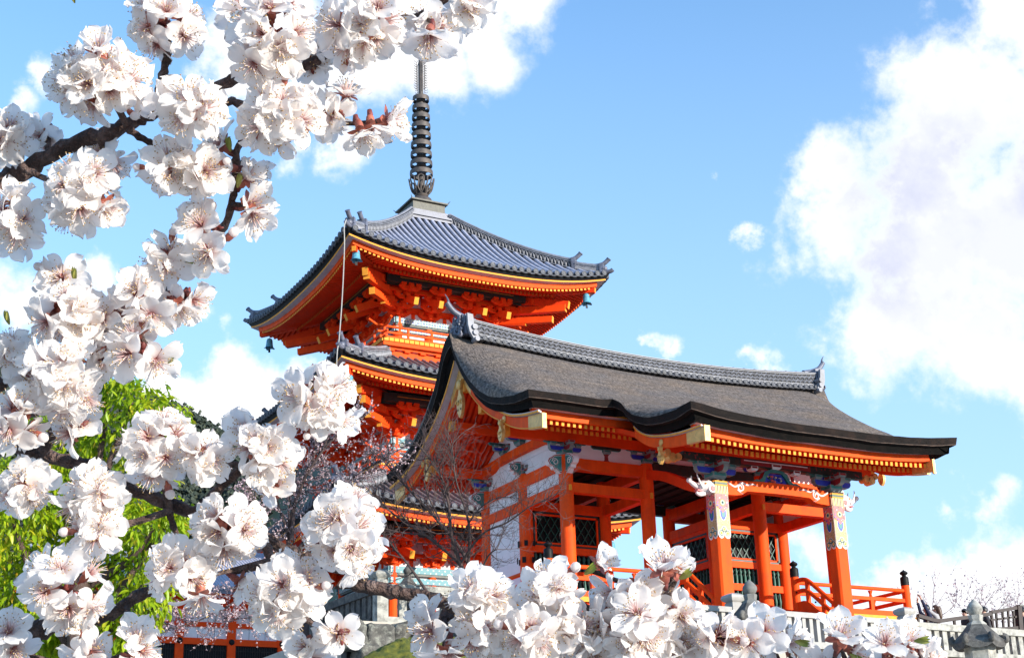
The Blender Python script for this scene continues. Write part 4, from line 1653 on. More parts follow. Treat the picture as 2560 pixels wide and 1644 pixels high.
# ------------------------------------------------------------------ the pagoda
PX, PY = 6.515, 20.671
pag = thing('pagoda', 'tall three-storied vermilion pagoda with grey tiled roofs and a ringed bronze spire', 'pagoda', (PX, PY, 0))
ROT = [(1, 0), (0, 1), (-1, 0), (0, -1)]


def side_frame(k):
    # k 0 front (-y), 1 left (-x), 2 back, 3 right; returns function (along, out, z) -> local point
    d, o = ((AX, -AY), (-AY, -AX), (-AX, AY), (AY, AX))[k]
    return lambda a, r, z: d * a + o * r + AZ * z


def roof_storey(he, zc, zm, ht, ztop_, wall, nt, mt, hips=True):
    # he: half width at the tile ends, zc / zm height of eave at corner / middle, ht / ztop_ at the top of the slope
    nv = 14

    def surf(a, t):       # a in -1..1 along the eave, t 0 eave .. 1 top; returns (half, z)
        h = lerp(he, ht, t)
        g = t ** 1.42
        z = zm + (ztop_ - zm) * (g * .72 + t * .28)
        z += (zc - zm) * abs(a) ** 2.6 * (1 - t) ** 1.7
        return h, z
    base = thing('tiled_roof', '', '')
    del base['label'], base['category']
    base.parent = pag
    for k in range(4):
        P = side_frame(k)
        mb = MB()
        mb.grid(lambda u, v: P((2 * u - 1) * surf(2 * u - 1, v)[0], surf(2 * u - 1, v)[0], surf(2 * u - 1, v)[1] - .03), 24, nv)
        mb.build('flat_tiles', M['tile_dark'], base, smooth=True)
        rows, caps = MB(), MB()
        for i in range(nt):
            x = lerp(-he + .16, he - .16, (i + .5) / nt)
            tmax = 1.0
            if abs(x) > ht:
                tmax = (he - abs(x)) / (he - ht)
            if tmax < .02:
                continue
            pts = []
            for j in range(11):
                t = tmax * j / 10
                h, _ = surf(0, t)
                pts.append(P(x, h + (.06 if j == 0 else 0), surf(x / h, t)[1] + .035))
            rows.tube(pts, .088, 8)
            # pan tile between, as a drooping lip
            p0 = pts[0]
            ax = (P(1, 0, 0), AZ, P(0, 1, 0))
            caps.lathe([(.12, -.16), (.12, .03), (.102, .035), (.094, .02), (.06, .02), (.052, .032), (0, .032)], p0 - AZ * .03, 12, ax, False)
            if i < nt - 1:
                w = (he * 2 - .32) / nt
                c = [P(x + w / 2 + w * .42 * math.cos(q), he + .05, surf((x + w / 2) / he, 0)[1] - .035 + .085 * math.sin(q)) for q in [PI + PI * z / 5 for z in range(6)]]
                caps.tube(c, .034, 5)
        rows.build('tile_rows', mt, base, auto=40)
        caps.build('round_end_tiles', M['tile_end'], base, auto=40)
        # dark board under the tiles, yellow edge, pale soffit, red fascia
        mb = MB()
        n = 28

        def ev(a, r, dz):
            z = zm + (zc - zm) * abs(a) ** 2.6
            return P(a * r, r, z + dz)
        A = [2 * i / n - 1 for i in range(n + 1)]
        mb.mi = 0
        mb.strip([ev(a, he + .0, -.03) for a in A], [ev(a, he - .14, -.26) for a in A])
        mb.mi = 1
        mb.strip([ev(a, he - .14, -.24) for a in A], [ev(a, he - .15, -.325) for a in A])
        mb.mi = 2
        mb.strip([ev(a, he - .15, -.325) for a in A], [ev(a, he - .42, -.36) for a in A])
        mb.mi = 3
        mb.strip([ev(a, he - .42, -.33) for a in A], [ev(a, he - .43, -.56) for a in A])
        mb.strip([ev(a, he - .43, -.56) for a in A], [ev(a, he - .56, -.56) for a in A])
        mb.build('eave_edge', [M['black'], M['ochre'], M['paleboard'], M['lacquer']], base)
        # underside boards and two tiers of rafters
        mb = MB()
        zi = zm + .10
        ri = wall + .9
        mb.strip([ev(a, he - .45, -.50) for a in A], [P(a * ri, ri, zi + .28) for a in A])
        mb.build('eave_boards', M['red2'], base)
        mb = MB()
        nr = int(2 * he / .205)
        rm = he - 1.75
        for i in range(nr):
            x = lerp(-he + .62, he - .62, i / (nr - 1))
            a = x / (he - .5)
            z0 = zm + (zc - zm) * abs(a) ** 2.6 - .60
            rin = max(abs(x), ri)
            if rin < he - .7:
                mb.mi = 0
                zin = lerp(z0, zi + .22, (he - .5 - rin) / (he - .5 - ri))
                mb.beam(P(x, he - .50, z0), P(x, rin, zin), .095, .11)
                mb.mi = 1
                mb.beam(P(x, he - .488, z0), P(x, he - .50, z0), .10, .115)
            if rin < rm - .1:
                mb.mi = 0
                zmid = lerp(z0, zi + .22, (he - .5 - rm) / (he - .5 - ri)) - .14
                mb.beam(P(x, rm, zmid), P(x, rin, zi + .06), .10, .13)
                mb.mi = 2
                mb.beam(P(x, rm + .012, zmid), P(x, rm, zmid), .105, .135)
        mb.build('rafters', [M['red2'], M['ochre'], M['shaded_ochre']], base)
    # hip ridges, hip rafters and their ornaments
    for k in range(4):
        cx, cy = ((-1, -1), (1, -1), (1, 1), (-1, 1))[k]
        D = Vector((cx, cy, 0))
        dn = D.normalized()
        sd_ = Vector((-dn.y, dn.x, 0))

        def hp(t, dz=0.0):
            h, z = surf(1.0, t)
            return D * h + AZ * (z + dz)
        mb = MB()
        segs = ((.05, .22), (.22, 1.0)) if ht < 2 else ((.07, .36), (.36, 1.0))
        heights = (.30, .42)
        for (ta, tb), hh in zip(segs, heights):
            nn = 12
            for i in range(nn):
                a, b = hp(lerp(ta, tb, i / nn), hh / 2), hp(lerp(ta, tb, (i + 1) / nn), hh / 2)
                mb.mi = 1
                mb.beam(a, b, .24, hh)
                mb.mi = 0
                for dz in (-hh * .42, hh * .30, hh * .46):
                    mb.beam(a + AZ * dz, b + AZ * dz, .30, .03)
                for q in range(3):
                    m_ = a.lerp(b, (q + .5) / 3)
                    for s in (-1, 1):
                        c = [m_ + sd_ * (s * .125) + dn * (.07 * math.cos(t)) + AZ * (-hh * .3 + hh * .5 * math.sin(t)) for t in [PI * z / 4 for z in range(5)]]
                        mb.tube(c, .016, 4, False)
            mb.tube([hp(lerp(ta, tb, i / 10), hh + .02) for i in range(11)], .085, 10)
        mb.build('hip_ridge', [M['tile_pale'], M['tile_dark']], base)
        for (ta, tb), hh in zip(segs, heights):
            mb = MB()
            q = hp(ta, hh * .55)
            rg = random.Random(k)
            mb.cbox(q + dn * .04, .16, .40, hh + .16, (dn, sd_, AZ))
            mb.ball(q + dn * .14, .14, 8)
            for s in (-1, 1):
                curl(mb, q + dn * .11 + sd_ * (s * .12) - AZ * .06, .09, sd_ * s, AZ, 1.3, .03, 12)
                mb.tube([q + dn * .08 + sd_ * (s * .1) + AZ * .16, q + dn * .11 + sd_ * (s * .16) + AZ * .27], [.03, .008], 6)
            c = [q + dn * -.28 + AZ * (hh * .45 + .05), q + dn * .08 + AZ * (hh * .5 + .08), q + dn * .34 + AZ * (hh * .5 + .27)]
            mb.tube(smooth_curve(c, 4), .098, 10)
            mb.lathe([(.112, -.02), (.112, .02), (.08, .022), (0, .012)], q + dn * .35 + AZ * (hh * .5 + .28), 12, (sd_, (dn * -.75 + AZ * .66).normalized(), (dn * .66 + AZ * .75).normalized()), False)
            mb.build('hip_end_ornament', M['tile'], base, auto=50)
        mb = MB()
        e = hp(0, .03)
        mb.tube(smooth_curve([e - dn * .5 + AZ * .02, e + AZ * .03, e + dn * .14 + AZ * .10], 4), .095, 10)
        mb.build('corner_end_tile', M['tile'], base, auto=50)
        mb = MB()
        zi = zm + .10
        ri = wall + .9
        a, b = D * ri + AZ * (zi + .1), D * (he - .50) + AZ * (zc - .72)
        mb.mi = 0
        mb.beam(a, b, .20, .26)
        mb.mi = 1
        mb.beam(b, b + (b - a).normalized() * .02, .17, .20)
        a2, b2 = D * (ri - .4) + AZ * (zi - .15), D * (he - 1.35) + AZ * (zm - .62)
        mb.mi = 0
        mb.beam(a2, b2, .24, .32)
        mb.mi = 1
        mb.beam(b2, b2 + (b2 - a2).normalized() * .02, .245, .325)
        mb.build('hip_rafter', [M['red2'], M['ochre']], base)
    return base


def bracket_zone(wall, zt, gz, full=True):
    # three-stepped brackets from the wall head (z = zt - gz) up to the eave beam at zt
    base = thing('bracket_tier', '', '')
    del base['label'], base['category']
    base.parent = pag
    st = .40
    zb = zt - gz
    TH = (gz - .22) / 3.6
    xs = [-wall + .12, -wall * .33, wall * .33, wall - .12]
    for k in range(4):
        P = side_frame(k)
        ax = (P(1, 0, 0), P(0, 1, 0), AZ)
        mb = MB()

        def cb(a, r, z, w, d, h, mi=0):
            mb.mi = mi
            mb.cbox(P(a, r, z), w, d, h, ax)
        for tier in range(4):
            r = wall + st * tier
            z = zb + .20 + TH * tier
            # continuous beam of this step
            if tier in (0, 2):
                cb(0, r, z + .22, 2 * (wall + st * tier) - .1, .13, .13)
            for x in xs:
                for dx in ((-.42, 0, .42) if tier < 3 else (-.34, 0, .34)):
                    mb.mi = 0
                    cb(x + dx, r, z + .10, .24, .26, .11)
                    cb(x + dx, r, z + .03, .17, .19, .05)
                # lateral arm with lifted ends
                for s in (-1, 1):
                    pts = [P(x, r - .065, z - .02 - .12), P(x + s * .30, r - .065, z - .02 - .12), P(x + s * .48, r - .065, z - .03), P(x + s * .52, r - .065, z + .02), P(x, r - .065, z + .02)]
                    mb.prism(pts, P(0, .13, 0))
                # arm stepping out of the wall
                cb(x, r - st / 2 + .1, z - .04, .19, st + .22, .19)
        # tail rafters with yellow ends
        for x in [-wall + .12, -wall * .45, wall * .45, wall - .12]:
            p0, p1 = P(x, wall - .1, zt - .15), P(x, wall + 1.78, zt - .98)
            mb.mi = 0
            mb.beam(p0, p1, .19, .30)
            mb.mi = 1
            mb.beam(p1, p1 + (p1 - p0).normalized() * .02, .195, .305)
        # white panels with red bottle cut-outs at the wall head
        mb.mi = 2
        cb(0, wall - .08, zb + gz / 2, 2 * wall - .1, .05, gz, 2)
        for q in range(9):
            x = lerp(-wall + .3, wall - .3, q / 8)
            cb(x, wall - .04, zb + .14, .16, .05, .28)
            cb(x, wall - .04, zb + .30, .40, .05, .10)
        cb(0, wall - .03, zb + .44, 2 * wall, .10, .16)
        # small white humps between beams
        for tier in (1, 2):
            for q in range(10):
                x = lerp(-wall - .2, wall + .2, (q + .5) / 10)
                mb.mi = 2
                pts = [P(x + .13 * math.cos(t), wall + st * tier - .2, zb + .28 + TH * tier + .08 * math.sin(t)) for t in [PI * i / 7 for i in range(8)]]
                mb.prism(pts, P(0, .03, 0))
        mb.build('brackets', [M['lacquer2'], M['ochre'], M['plaster']], base)
        mb = MB()
        mb.cbox(P(0, wall + 1.2, zt + .12), 2 * wall + 2.0, .24, .36, ax)
        mb.cbox(P(0, wall + 1.0, zt - .02), 2 * wall + 1.9, .14, .14, ax)
        mb.build('eave_beam', M['deepgreen'], base)
        mb = MB()
        mb.cbox(P(0, wall + 1.322, zt + .16), 2 * wall + .8, .006, .022, ax)
        mb.build('eave_beam_line', M['ochre'], base)
        mb = MB()                       # closing boards above the brackets
        mb.add([P(-wall - 1.2, wall + 1.2, zt + .25), P(wall + 1.2, wall + 1.2, zt + .25), P(wall, wall - .1, zt - .1), P(-wall, wall - .1, zt - .1)], [(0, 1, 2, 3)])
        mb.build('cove_board', M['red2'], base)
    for k in range(4):                  # corner arms
        cx, cy = ((-1, -1), (1, -1), (1, 1), (-1, 1))[k]
        D = Vector((cx, cy, 0))
        mb = MB()
        for i, (r0, r1, z, w, h) in enumerate(((wall, wall + 1.1, zb + .25, .20, .24), (wall, wall + 1.95, zt - .86, .24, .28), (wall, wall + 2.38, zt - .42, .26, .30))):
            a, b = D * r0 + AZ * (z + .16), D * r1 + AZ * (z - .06)
            mb.mi = 0
            mb.beam(a, b, w, h)
            mb.mi = 1
            mb.beam(b, b + (b - a).normalized() * .02, w + .005, h + .005)
        for r in (.5, .95, 1.35):
            mb.mi = 0
            mb.cbox(D * (wall + r) + AZ * (zb + .25 + r * .62), .3, .3, .24)
        mb.build('corner_arm', [M['lacquer2'], M['ochre']], base)
    return base


def body(wall, z0, z1, bands, nb=3):
    base = thing('storey_wall', '', '')
    del base['label'], base['category']
    base.parent = pag
    mb = MB()
    mb.box(-wall + .06, wall - .06, -wall + .06, wall - .06, z0, z1)
    mb.build('white_panel', M['plaster'], base)
    for k in range(4):
        P = side_frame(k)
        ax = (P(1, 0, 0), P(0, 1, 0), AZ)
        mb = MB()
        for q in range(nb + 1):
            x = lerp(-wall, wall, q / nb)
            mb.lathe([(.17, z0), (.17, z1)], P(x, wall - .04, 0), 14)
        mb.cbox(P(0, wall, z0 + .12), 2 * wall, .16, .24, ax)
        mb.build('wall_posts', M['lacquer'], base, auto=40)
        mb = MB()
        for zb, h in bands:
            mb.cbox(P(0, wall + .10, zb), 2 * wall + .45, .12, h, ax)
        mb.build('painted_band', M['band'], base)
        mb = MB()
        for zb, h in bands[:1]:
            mb.mi = 0
            mb.cbox(P(0, wall + .06, zb - h / 2 - .045), 2 * wall + .3, .14, .09, ax)
        mb.build('dark_rail', M['deepgreen'], base)
    return base


def balcony(half, zf, rail_h, wall, zlow):
    base = thing('balcony', '', '')
    del base['label'], base['category']
    base.parent = pag
    mb = MB()
    mb.box(-half, half, -half, half, zf - .06, zf)
    mb.build('floor', M['lacquer'], base)
    for k in range(4):
        P = side_frame(k)
        ax = (P(1, 0, 0), P(0, 1, 0), AZ)
        tips, posts = MB(), MB()
        n = int(2 * half / .225)
        for i in range(n):
            x = lerp(-half + .1, half - .1, i / (n - 1))
            tips.cbox(P(x, half + .02, zf - .0), .195, .10, .14, ax)
        tips.build('yellow_floor_ends', M['ochre'], base)
        posts.cbox(P(0, half - .06, zf - .16), 2 * half, .16, .16, ax)
        e = half + .62
        posts.tube([P(-e - .03, half - .06, zf + rail_h + .20), P(-e + .3, half - .06, zf + rail_h + .02), P(-half, half - .06, zf + rail_h), P(half, half - .06, zf + rail_h), P(e - .3, half - .06, zf + rail_h + .02), P(e + .03, half - .06, zf + rail_h + .20)], .05, 8)
        posts.cbox(P(0, half - .06, zf + rail_h * .56), 2 * half + .5, .07, .08, ax)
        posts.cbox(P(0, half - .06, zf + .12), 2 * half + .34, .10, .11, ax)
        m_ = 6
        for i in range(m_ + 1):
            x = lerp(-half + .05, half - .05, i / m_)
            posts.cbox(P(x, half - .06, zf + rail_h * .5), .09, .08, rail_h, ax)
        posts.build('rail', M['lacquer'], base, auto=40)
        # skirt below: beams, blocks, white panels with bell-shaped struts
        mb = MB()
        w2 = half - .45
        mb.mi = 0
        mb.cbox(P(0, w2 + .05, zlow + .12), 2 * w2 + .3, .2, .26, ax)
        mb.cbox(P(0, w2 + .22, zf - .27), 2 * w2 + .5, .14, .13, ax)
        mb.cbox(P(0, w2 + .05, zf - .42), 2 * w2 + .3, .16, .12, ax)
        for i in range(9):
            x = lerp(-w2, w2, i / 8)
            mb.cbox(P(x, w2 + .16, zf - .34), .24, .22, .12, ax)
            if i % 2 == 0:
                mb.cbox(P(x, w2 + .05, zlow + .3), .30, .16, .2, ax)
                mb.cbox(P(x, w2 + .05, zlow + .42), .6, .14, .09, ax)
        mb.mi = 1
        mb.cbox(P(0, w2, (zlow + zf) / 2 - .1), 2 * w2, .1, zf - zlow - .2, ax)
        for i in range(8):
            x = lerp(-w2, w2, (i + .5) / 8)
            pts = [P(x + .11 * math.cos(t), w2 + .23, zf - .345 + .07 * math.sin(t)) for t in [PI * j / 7 for j in range(8)]]
            mb.prism(pts, P(0, .012, 0))
        mb.build('skirt', [M['lacquer'], M['plaster']], base)
    return base


# top roof / second / first
M['shaded_ochre'] = mat('shaded_rafter_end_paint', (0.62, 0.14, 0.025), .6, .12, 9.0, spec=.15)  # ochre darkened so the inner tips carry the eave shade in their colour
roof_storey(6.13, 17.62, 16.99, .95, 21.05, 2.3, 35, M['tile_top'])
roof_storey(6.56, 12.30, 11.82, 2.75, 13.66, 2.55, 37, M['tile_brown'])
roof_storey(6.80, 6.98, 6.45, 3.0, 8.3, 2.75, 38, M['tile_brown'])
bracket_zone(2.3, 16.72, 1.12)
bracket_zone(2.55, 11.38, 1.18)
bracket_zone(2.75, 5.98, 1.10)
body(2.2, 13.6, 15.9, ((15.46, .25), (15.06, .2)))
body(2.45, 8.25, 10.6, ((10.06, .25), (9.68, .2)))
body(2.65, .5, 5.2, ((4.73, .26), (4.3, .22)))
balcony(3.32, 14.15, .60, 2.2, 13.5)
balcony(3.55, 8.78, .60, 2.45, 8.15)
mb = MB()
mb.box(-3.6, 3.6, -3.6, 3.6, -.1, .55)
mb.box(-4.2, 4.2, -4.2, 4.2, -2.2, -.1)
mb.build('stone_base', M['stone_pale'], pag)
# --- spire
sp = thing('spire', '', '')
del sp['label'], sp['category']
sp.parent = pag
mb = MB()
for i, (h, z0, z1) in enumerate(((1.16, 20.98, 21.06), (1.08, 21.06, 21.14), (1.16, 21.14, 21.22), (1.06, 21.22, 21.30), (1.0, 21.30, 21.40), (.96, 21.40, 21.52))):
    mb.box(-h, h, -h, h, z0, z1)
mb.build('stacked_ridge_tiles', M['tile'], sp)
mb = MB()
mb.box(-.80, .80, -.80, .80, 21.52, 21.96)
for z, h in ((21.53, .84), (22.0, .92)):
    mb.box(-h, h, -h, h, z, z + .07)
mb.build('dew_basin', M['roban'], sp)
mb = MB()
for cx, cy in ((-1, -1), (1, -1), (1, 1), (-1, 1)):
    mb.tube([(cx * .9, cy * .9, 22.05), (cx * .99, cy * .99, 22.17)], [.025, .008], 6)
mb.lathe([(.56, 22.05), (.56, 22.12), (.54, 22.30), (.46, 22.46), (.34, 22.56), (.26, 22.60)], (0, 0, 0), 24)
mb.build('inverted_bowl', M['bronze'], sp, auto=40)
mb = MB()
mb.lathe([(.20, 22.55), (.30, 22.62), (.32, 22.68), (.22, 22.74), (.20, 22.9), (.34, 23.0), (.36, 23.06), (.18, 23.1)], (0, 0, 0), 20)
for i in range(8):                 # upright flame-shaped petals
    t = 2 * PI * i / 8 + .3
    d = Vector((math.cos(t), math.sin(t), 0))
    e = Vector((-math.sin(t), math.cos(t), 0))
    base_ = d * .34 + AZ * 22.72
    for s in (-1, 1):
        c = smooth_curve([d * .28 + AZ * 22.72, d * .44 + e * (s * .14) + AZ * 22.95, d * .52 + e * (s * .10) + AZ * 23.2, d * .56 + e * (s * .13) + AZ * 23.42, d * .58 + AZ * 23.52], 4)
        mb.tube(c, .035, 6)
    mb.tube([d * .32 + AZ * 22.8, d * .46 + AZ * 23.1], [.07, .03], 6)
mb.build('lotus_petals', M['bronze'], sp, auto=50)
mb = MB()
mb.lathe([(.17, 22.6), (.15, 24.5), (.12, 27.7), (.12, 29.5), (.09, 29.85), (.08, 30.1), (.20, 30.2), (.12, 30.32), (.05, 30.38), (.16, 30.5), (.2, 30.62), (.14, 30.76), (.04, 30.86), (.12, 30.96), (.16, 31.06), (.1, 31.18), (.005, 31.34)], (0, 0, 0), 16)
mb.build('mast', M['bronze'], sp, auto=40)
for i in range(9):
    z = lerp(23.78, 27.66, i / 8)
    r = lerp(.53, .385, i / 8)
    mb = MB()
    mb.lathe([(r, z - .10), (r + .012, z), (r, z + .13), (r - .03, z + .13), (r - .025, z - .10), (r, z - .10)], (0, 0, 0), 28, None, False)
    for q in range(4):
        t = PI / 2 * q + .4
        d = Vector((math.cos(t), math.sin(t), 0))
        mb.beam(AZ * (z + .02), d * (r - .01) + AZ * (z + .02), .05, .10)
    mb.lathe([(.20, z - .12), (.22, z), (.2, z + .12)], (0, 0, 0), 14)
    mb.build('spire_ring', M['bronze'], sp, auto=40)
mb = MB()                          # openwork flame with rows of hooked tips
for q in range(4):
    t = PI / 2 * q + .25
    d = Vector((math.cos(t), math.sin(t), 0))
    for r in (.24,):
        mb.tube([d * r + AZ * 28.1, d * (r + .02) + AZ * 29.5, d * (r * .6) + AZ * 29.75], .012, 5)
    for i in range(12):
        z = 28.15 + 1.45 * i / 11
        c = smooth_curve([d * .22 + AZ * z, d * .30 + AZ * (z - .02), d * .40 + AZ * (z + .02), d * .42 + AZ * (z + .10)], 3)
        mb.tube(c, [.016 - .009 * j / (len(c) - 1) for j in range(len(c))], 5)
mb.build('water_flame', M['bronze'], sp)
# lightning cable hanging from the corner of the top roof
mb = MB()
c = smooth_curve([(-6.25, -6.35, 17.75), (-6.42, -6.55, 17.3), (-6.40, -6.55, 16.5), (-6.46, -6.55, 14.5), (-6.60, -6.62, 12.6), (-6.72, -6.72, 11.8), (-6.74, -6.72, 9.0)], 4)
mb.tube(c, .022, 5)
mb.build('lightning_cable', M['stone_pale'], pag)

# wind bells
BELL = None


def bell(x, y, z, label):
    global BELL
    if BELL is None:
        b = thing('wind_bell', label, 'bell', (x, y, z), 'bells hanging from the pagoda eaves')
        mb = MB()
        mb.tube([(0, 0, .34), (0, 0, -.02)], .012, 5)
        mb.build('hanging_rod', M['black'], b)
        mb = MB()
        n = 20
        prof = [(.03, 0), (.10, -.02), (.135, -.08), (.15, -.22), (.165, -.36), (.19, -.44)]
        vs, fs = [], []
        for r, zz in prof:
            for j in range(n):
                t = 2 * PI * j / n
                vs.append((r * math.cos(t), r * math.sin(t), zz))
        for j in range(n):             # lobed, flaring lip
            t = 2 * PI * j / n
            k = .5 + .5 * math.cos(4 * t)
            vs.append(((.19 + .08 * k) * math.cos(t), (.19 + .08 * k) * math.sin(t), -.50 + .05 * (1 - k)))
        for i in range(len(prof)):
            for j in range(n):
                q = (j + 1) % n
                fs.append((i * n + j, i * n + q, (i + 1) * n + q, (i + 1) * n + j))
        mb.add(vs, fs)
        mb.add([vs[j] for j in range(n)], [tuple(range(n))])
        mb.build('bell_body', M['copper'], b, auto=50)
        mb = MB()
        mb.tube([(0, 0, -.1), (0, 0, -.56)], .012, 5)
        mb.box(-.05, .05, -.008, .008, -.68, -.54)
        mb.build('clapper', M['black'], b)
        BELL = b
        return b
    b = BELL.copy()
    COL.objects.link(b)
    b.location = (x, y, z)
    b['label'] = label
    for c in BELL.children:
        q = c.copy()
        q.parent = b
        COL.objects.link(q)
    return b


bell(PX - 5.45, PY - 5.45, 16.95, 'turquoise bell under the near corner of the top pagoda roof')
bell(PX + 5.35, PY - 5.35, 16.8, 'bell under the right corner of the top pagoda roof, seen against the sky')
bell(PX - 5.3, PY + 5.3, 16.65, 'dark bell under the left corner of the top pagoda roof')
bell(PX - 5.85, PY - 5.85, 11.5, 'turquoise bell under the middle pagoda roof just above white blossoms')
bell(PX + 5.75, PY - 5.75, 5.85, 'bell seen through the temple gate, below the lowest pagoda roof corner')


# ------------------------------------------------------------------ blossoming branches close to the camera
def petal_points(rg, al0, al1, Ln, Wd, cup, phi, ruf):
    nu, nv = 8, 9
    vs, al = [], []
    ph = rg.uniform(0, 6)
    nt_ = rg.uniform(.0, .10)
    er, ez = Vector((math.cos(phi), math.sin(phi), 0)), AZ
    es = Vector((-math.sin(phi), math.cos(phi), 0))
    tw = rg.uniform(-.25, .25)
    for j in range(nv + 1):
        v = j / nv
        if v < .6:
            w = (1 - ((.6 - v) / .62) ** 1.55) ** .95
        else:
            w = math.sqrt(max(0., 1 - ((v - .6) / .405) ** 2.4))
        w = max(w, .085) if v < .5 else max(w, .16)
        for i in range(nu + 1):
            u = 2 * i / nu - 1
            vv = v * (1 - nt_ * math.exp(-(u / .3) ** 2) * v ** 3) * (1 + .05 * math.sin(5 * u + ph) * v ** 3)
            # profile by integrating the bending angle
            r, z = .0012, 0.0
            m = 6
            for q in range(m):
                a = lerp(al0, al1, (q + .5) / m * vv)
                r += math.sin(a) * Ln * vv / m
                z += math.cos(a) * Ln * vv / m
            a = lerp(al0, al1, vv)
            nrm = er * (-math.cos(a)) + ez * math.sin(a)
            x = u * w * Wd / 2
            lift = cup * (u * w) ** 2 * (.35 + .65 * v) + ruf * math.sin(3.6 * u + ph) * v ** 2.5 + ruf * .6 * math.sin(7.5 * u + ph * 2) * v ** 5 + tw * x * v
            p = er * r + ez * z + es * x * (1 - .10 * abs(u) * cup * 60) + nrm * lift
            vs.append(tuple(p))
            al.append(vv)
    fs = []
    for j in range(nv):
        for i in range(nu):
            a = j * (nu + 1) + i
            fs.append((a, a + 1, a + nu + 2, a + nu + 1))
    return vs, fs, al


PETALS, STAMENS, CALYX = [], [], []
for kind in range(14):
    rg = random.Random(100 + kind)
    mb = MB()
    al = []
    op = (1.38, 1.45, 1.28, 1.52, 1.12, 1.34, 1.56, 1.20, .82, 1.42, 1.0, 1.30, 1.48, .66)[kind]
    for k in range(5):
        phi = 2 * PI * k / 5 + rg.uniform(-.14, .14)
        o = op + rg.uniform(-.22, .2)
        vs, fs, a = petal_points(rg, o * .80, o * rg.uniform(.95, 1.42), rg.uniform(.0158, .0190), rg.uniform(.0128, .0164), rg.uniform(-.0006, .0034), phi, rg.uniform(.0008, .0024))
        vs = [(x, y, z + (.0004 if k % 2 else 0)) for x, y, z in vs]
        mb.add(vs, fs)
        al += a
    PETALS.append(mb.mesh('petals', M['petal'], True, al))
for kind in range(6):
    rg = random.Random(300 + kind)
    mb = MB()
    al = []
    for i in range(28):
        th = rg.uniform(0, 2 * PI)
        po = abs(rg.gauss(0, .55)) + .14
        ln = rg.uniform(.0090, .0150) * (1 - .15 * min(po, 1))
        d0 = Vector((math.sin(po * .6) * math.cos(th), math.sin(po * .6) * math.sin(th), math.cos(po * .6)))
        d1 = Vector((math.sin(po * 1.4) * math.cos(th), math.sin(po * 1.4) * math.sin(th), math.cos(po * 1.4)))
        b = Vector((math.cos(th), math.sin(th), 0)) * .0014
        pts = [b, b + d0 * ln * .5, b + d0 * ln * .5 + d1 * ln * .5]
        n0 = len(mb.v)
        mb.mi = 0
        mb.tube(pts, [.00028, .00024, .00019], 4, False)
        al += [0] * 4 + [.5] * 4 + [1] * 4
        mb.mi = 1
        mb.ball(pts[2], rg.uniform(.00040, .00060), 6, (1, 1, .8))
        al += [1] * (len(mb.v) - len(al))
    mb.mi = 0
    mb.tube([AZ * 0, AZ * .011], [.00035, .00025], 5)
    al += [.3] * (len(mb.v) - len(al))
    STAMENS.append(mb.mesh('stamens', [M['filament'], M['anther']], True, al))
for kind in range(3):
    rg = random.Random(500 + kind)
    mb = MB()
    mb.lathe([(.0008, -.0105), (.0012, -.0085), (.0026, -.0068), (.0030, -.004), (.0028, -.001), (.0034, .0006), (.0018, .0004), (.0, .0002)], (0, 0, 0), 10, None, False)
    for k in range(5):                      # sepals: pointed, showing between the petals and bent back
        phi = 2 * PI * (k + .5) / 5 + rg.uniform(-.1, .1)
        er, es = Vector((math.cos(phi), math.sin(phi), 0)), Vector((-math.sin(phi), math.cos(phi), 0))
        vs = []
        bend = rg.uniform(-.35, .2)
        for j in range(5):
            v = j / 4
            w = .0031 * math.sin(PI * (v * .8 + .2)) ** .8 if j < 4 else 0
            c = er * (.0024 + .0078 * v) + AZ * (.0008 + .0050 * v * v * bend)
            vs += [tuple(c - es * w), tuple(c + AZ * -.0004), tuple(c + es * w)]
        fs = []
        for j in range(4):
            for i in range(2):
                a = j * 3 + i
                fs.append((a, a + 1, a + 4, a + 3))
        mb.add(vs, fs)
    CALYX.append(mb.mesh('calyx', M['calyx'], True))


def basis(z, roll):
    z = Vector(z).normalized()
    x = z.cross(Vector((.3, .5, .8)))
    x.normalize()
    y = z.cross(x)
    x2 = x * math.cos(roll) + y * math.sin(roll)
    return Matrix((x2, z.cross(x2), z)).transposed()


BR = random.Random(21)
NFL = [0]


def flower(par, pos, axis, s=1.0, kind=None):
    k = NFL[0]
    NFL[0] += 1
    kd = BR.randrange(len(PETALS)) if kind is None else kind
    mt = Matrix.Translation(Vector(pos) - par.location) @ basis(axis, BR.uniform(0, 6)).to_4x4() @ Matrix.Scale(s, 4)
    o = bpy.data.objects.new('flower', PETALS[kd])
    COL.objects.link(o)
    o.parent = par
    o.matrix_local = mt
    for nm, me in (('stamens', BR.choice(STAMENS)), ('calyx', BR.choice(CALYX))):
        c = bpy.data.objects.new(nm, me)
        COL.objects.link(c)
        c.parent = o


DV = 2560 / 2398.0        # the coordinates below were read off a 2398 pixel wide view
TOW = -CF


def sdir(ax, ay, az):     # direction given as right, up, towards the viewer
    return (CR * ax + CU * ay + TOW * az).normalized()


def P3(x, y, d):
    return at_d(x * DV, y * DV, d)


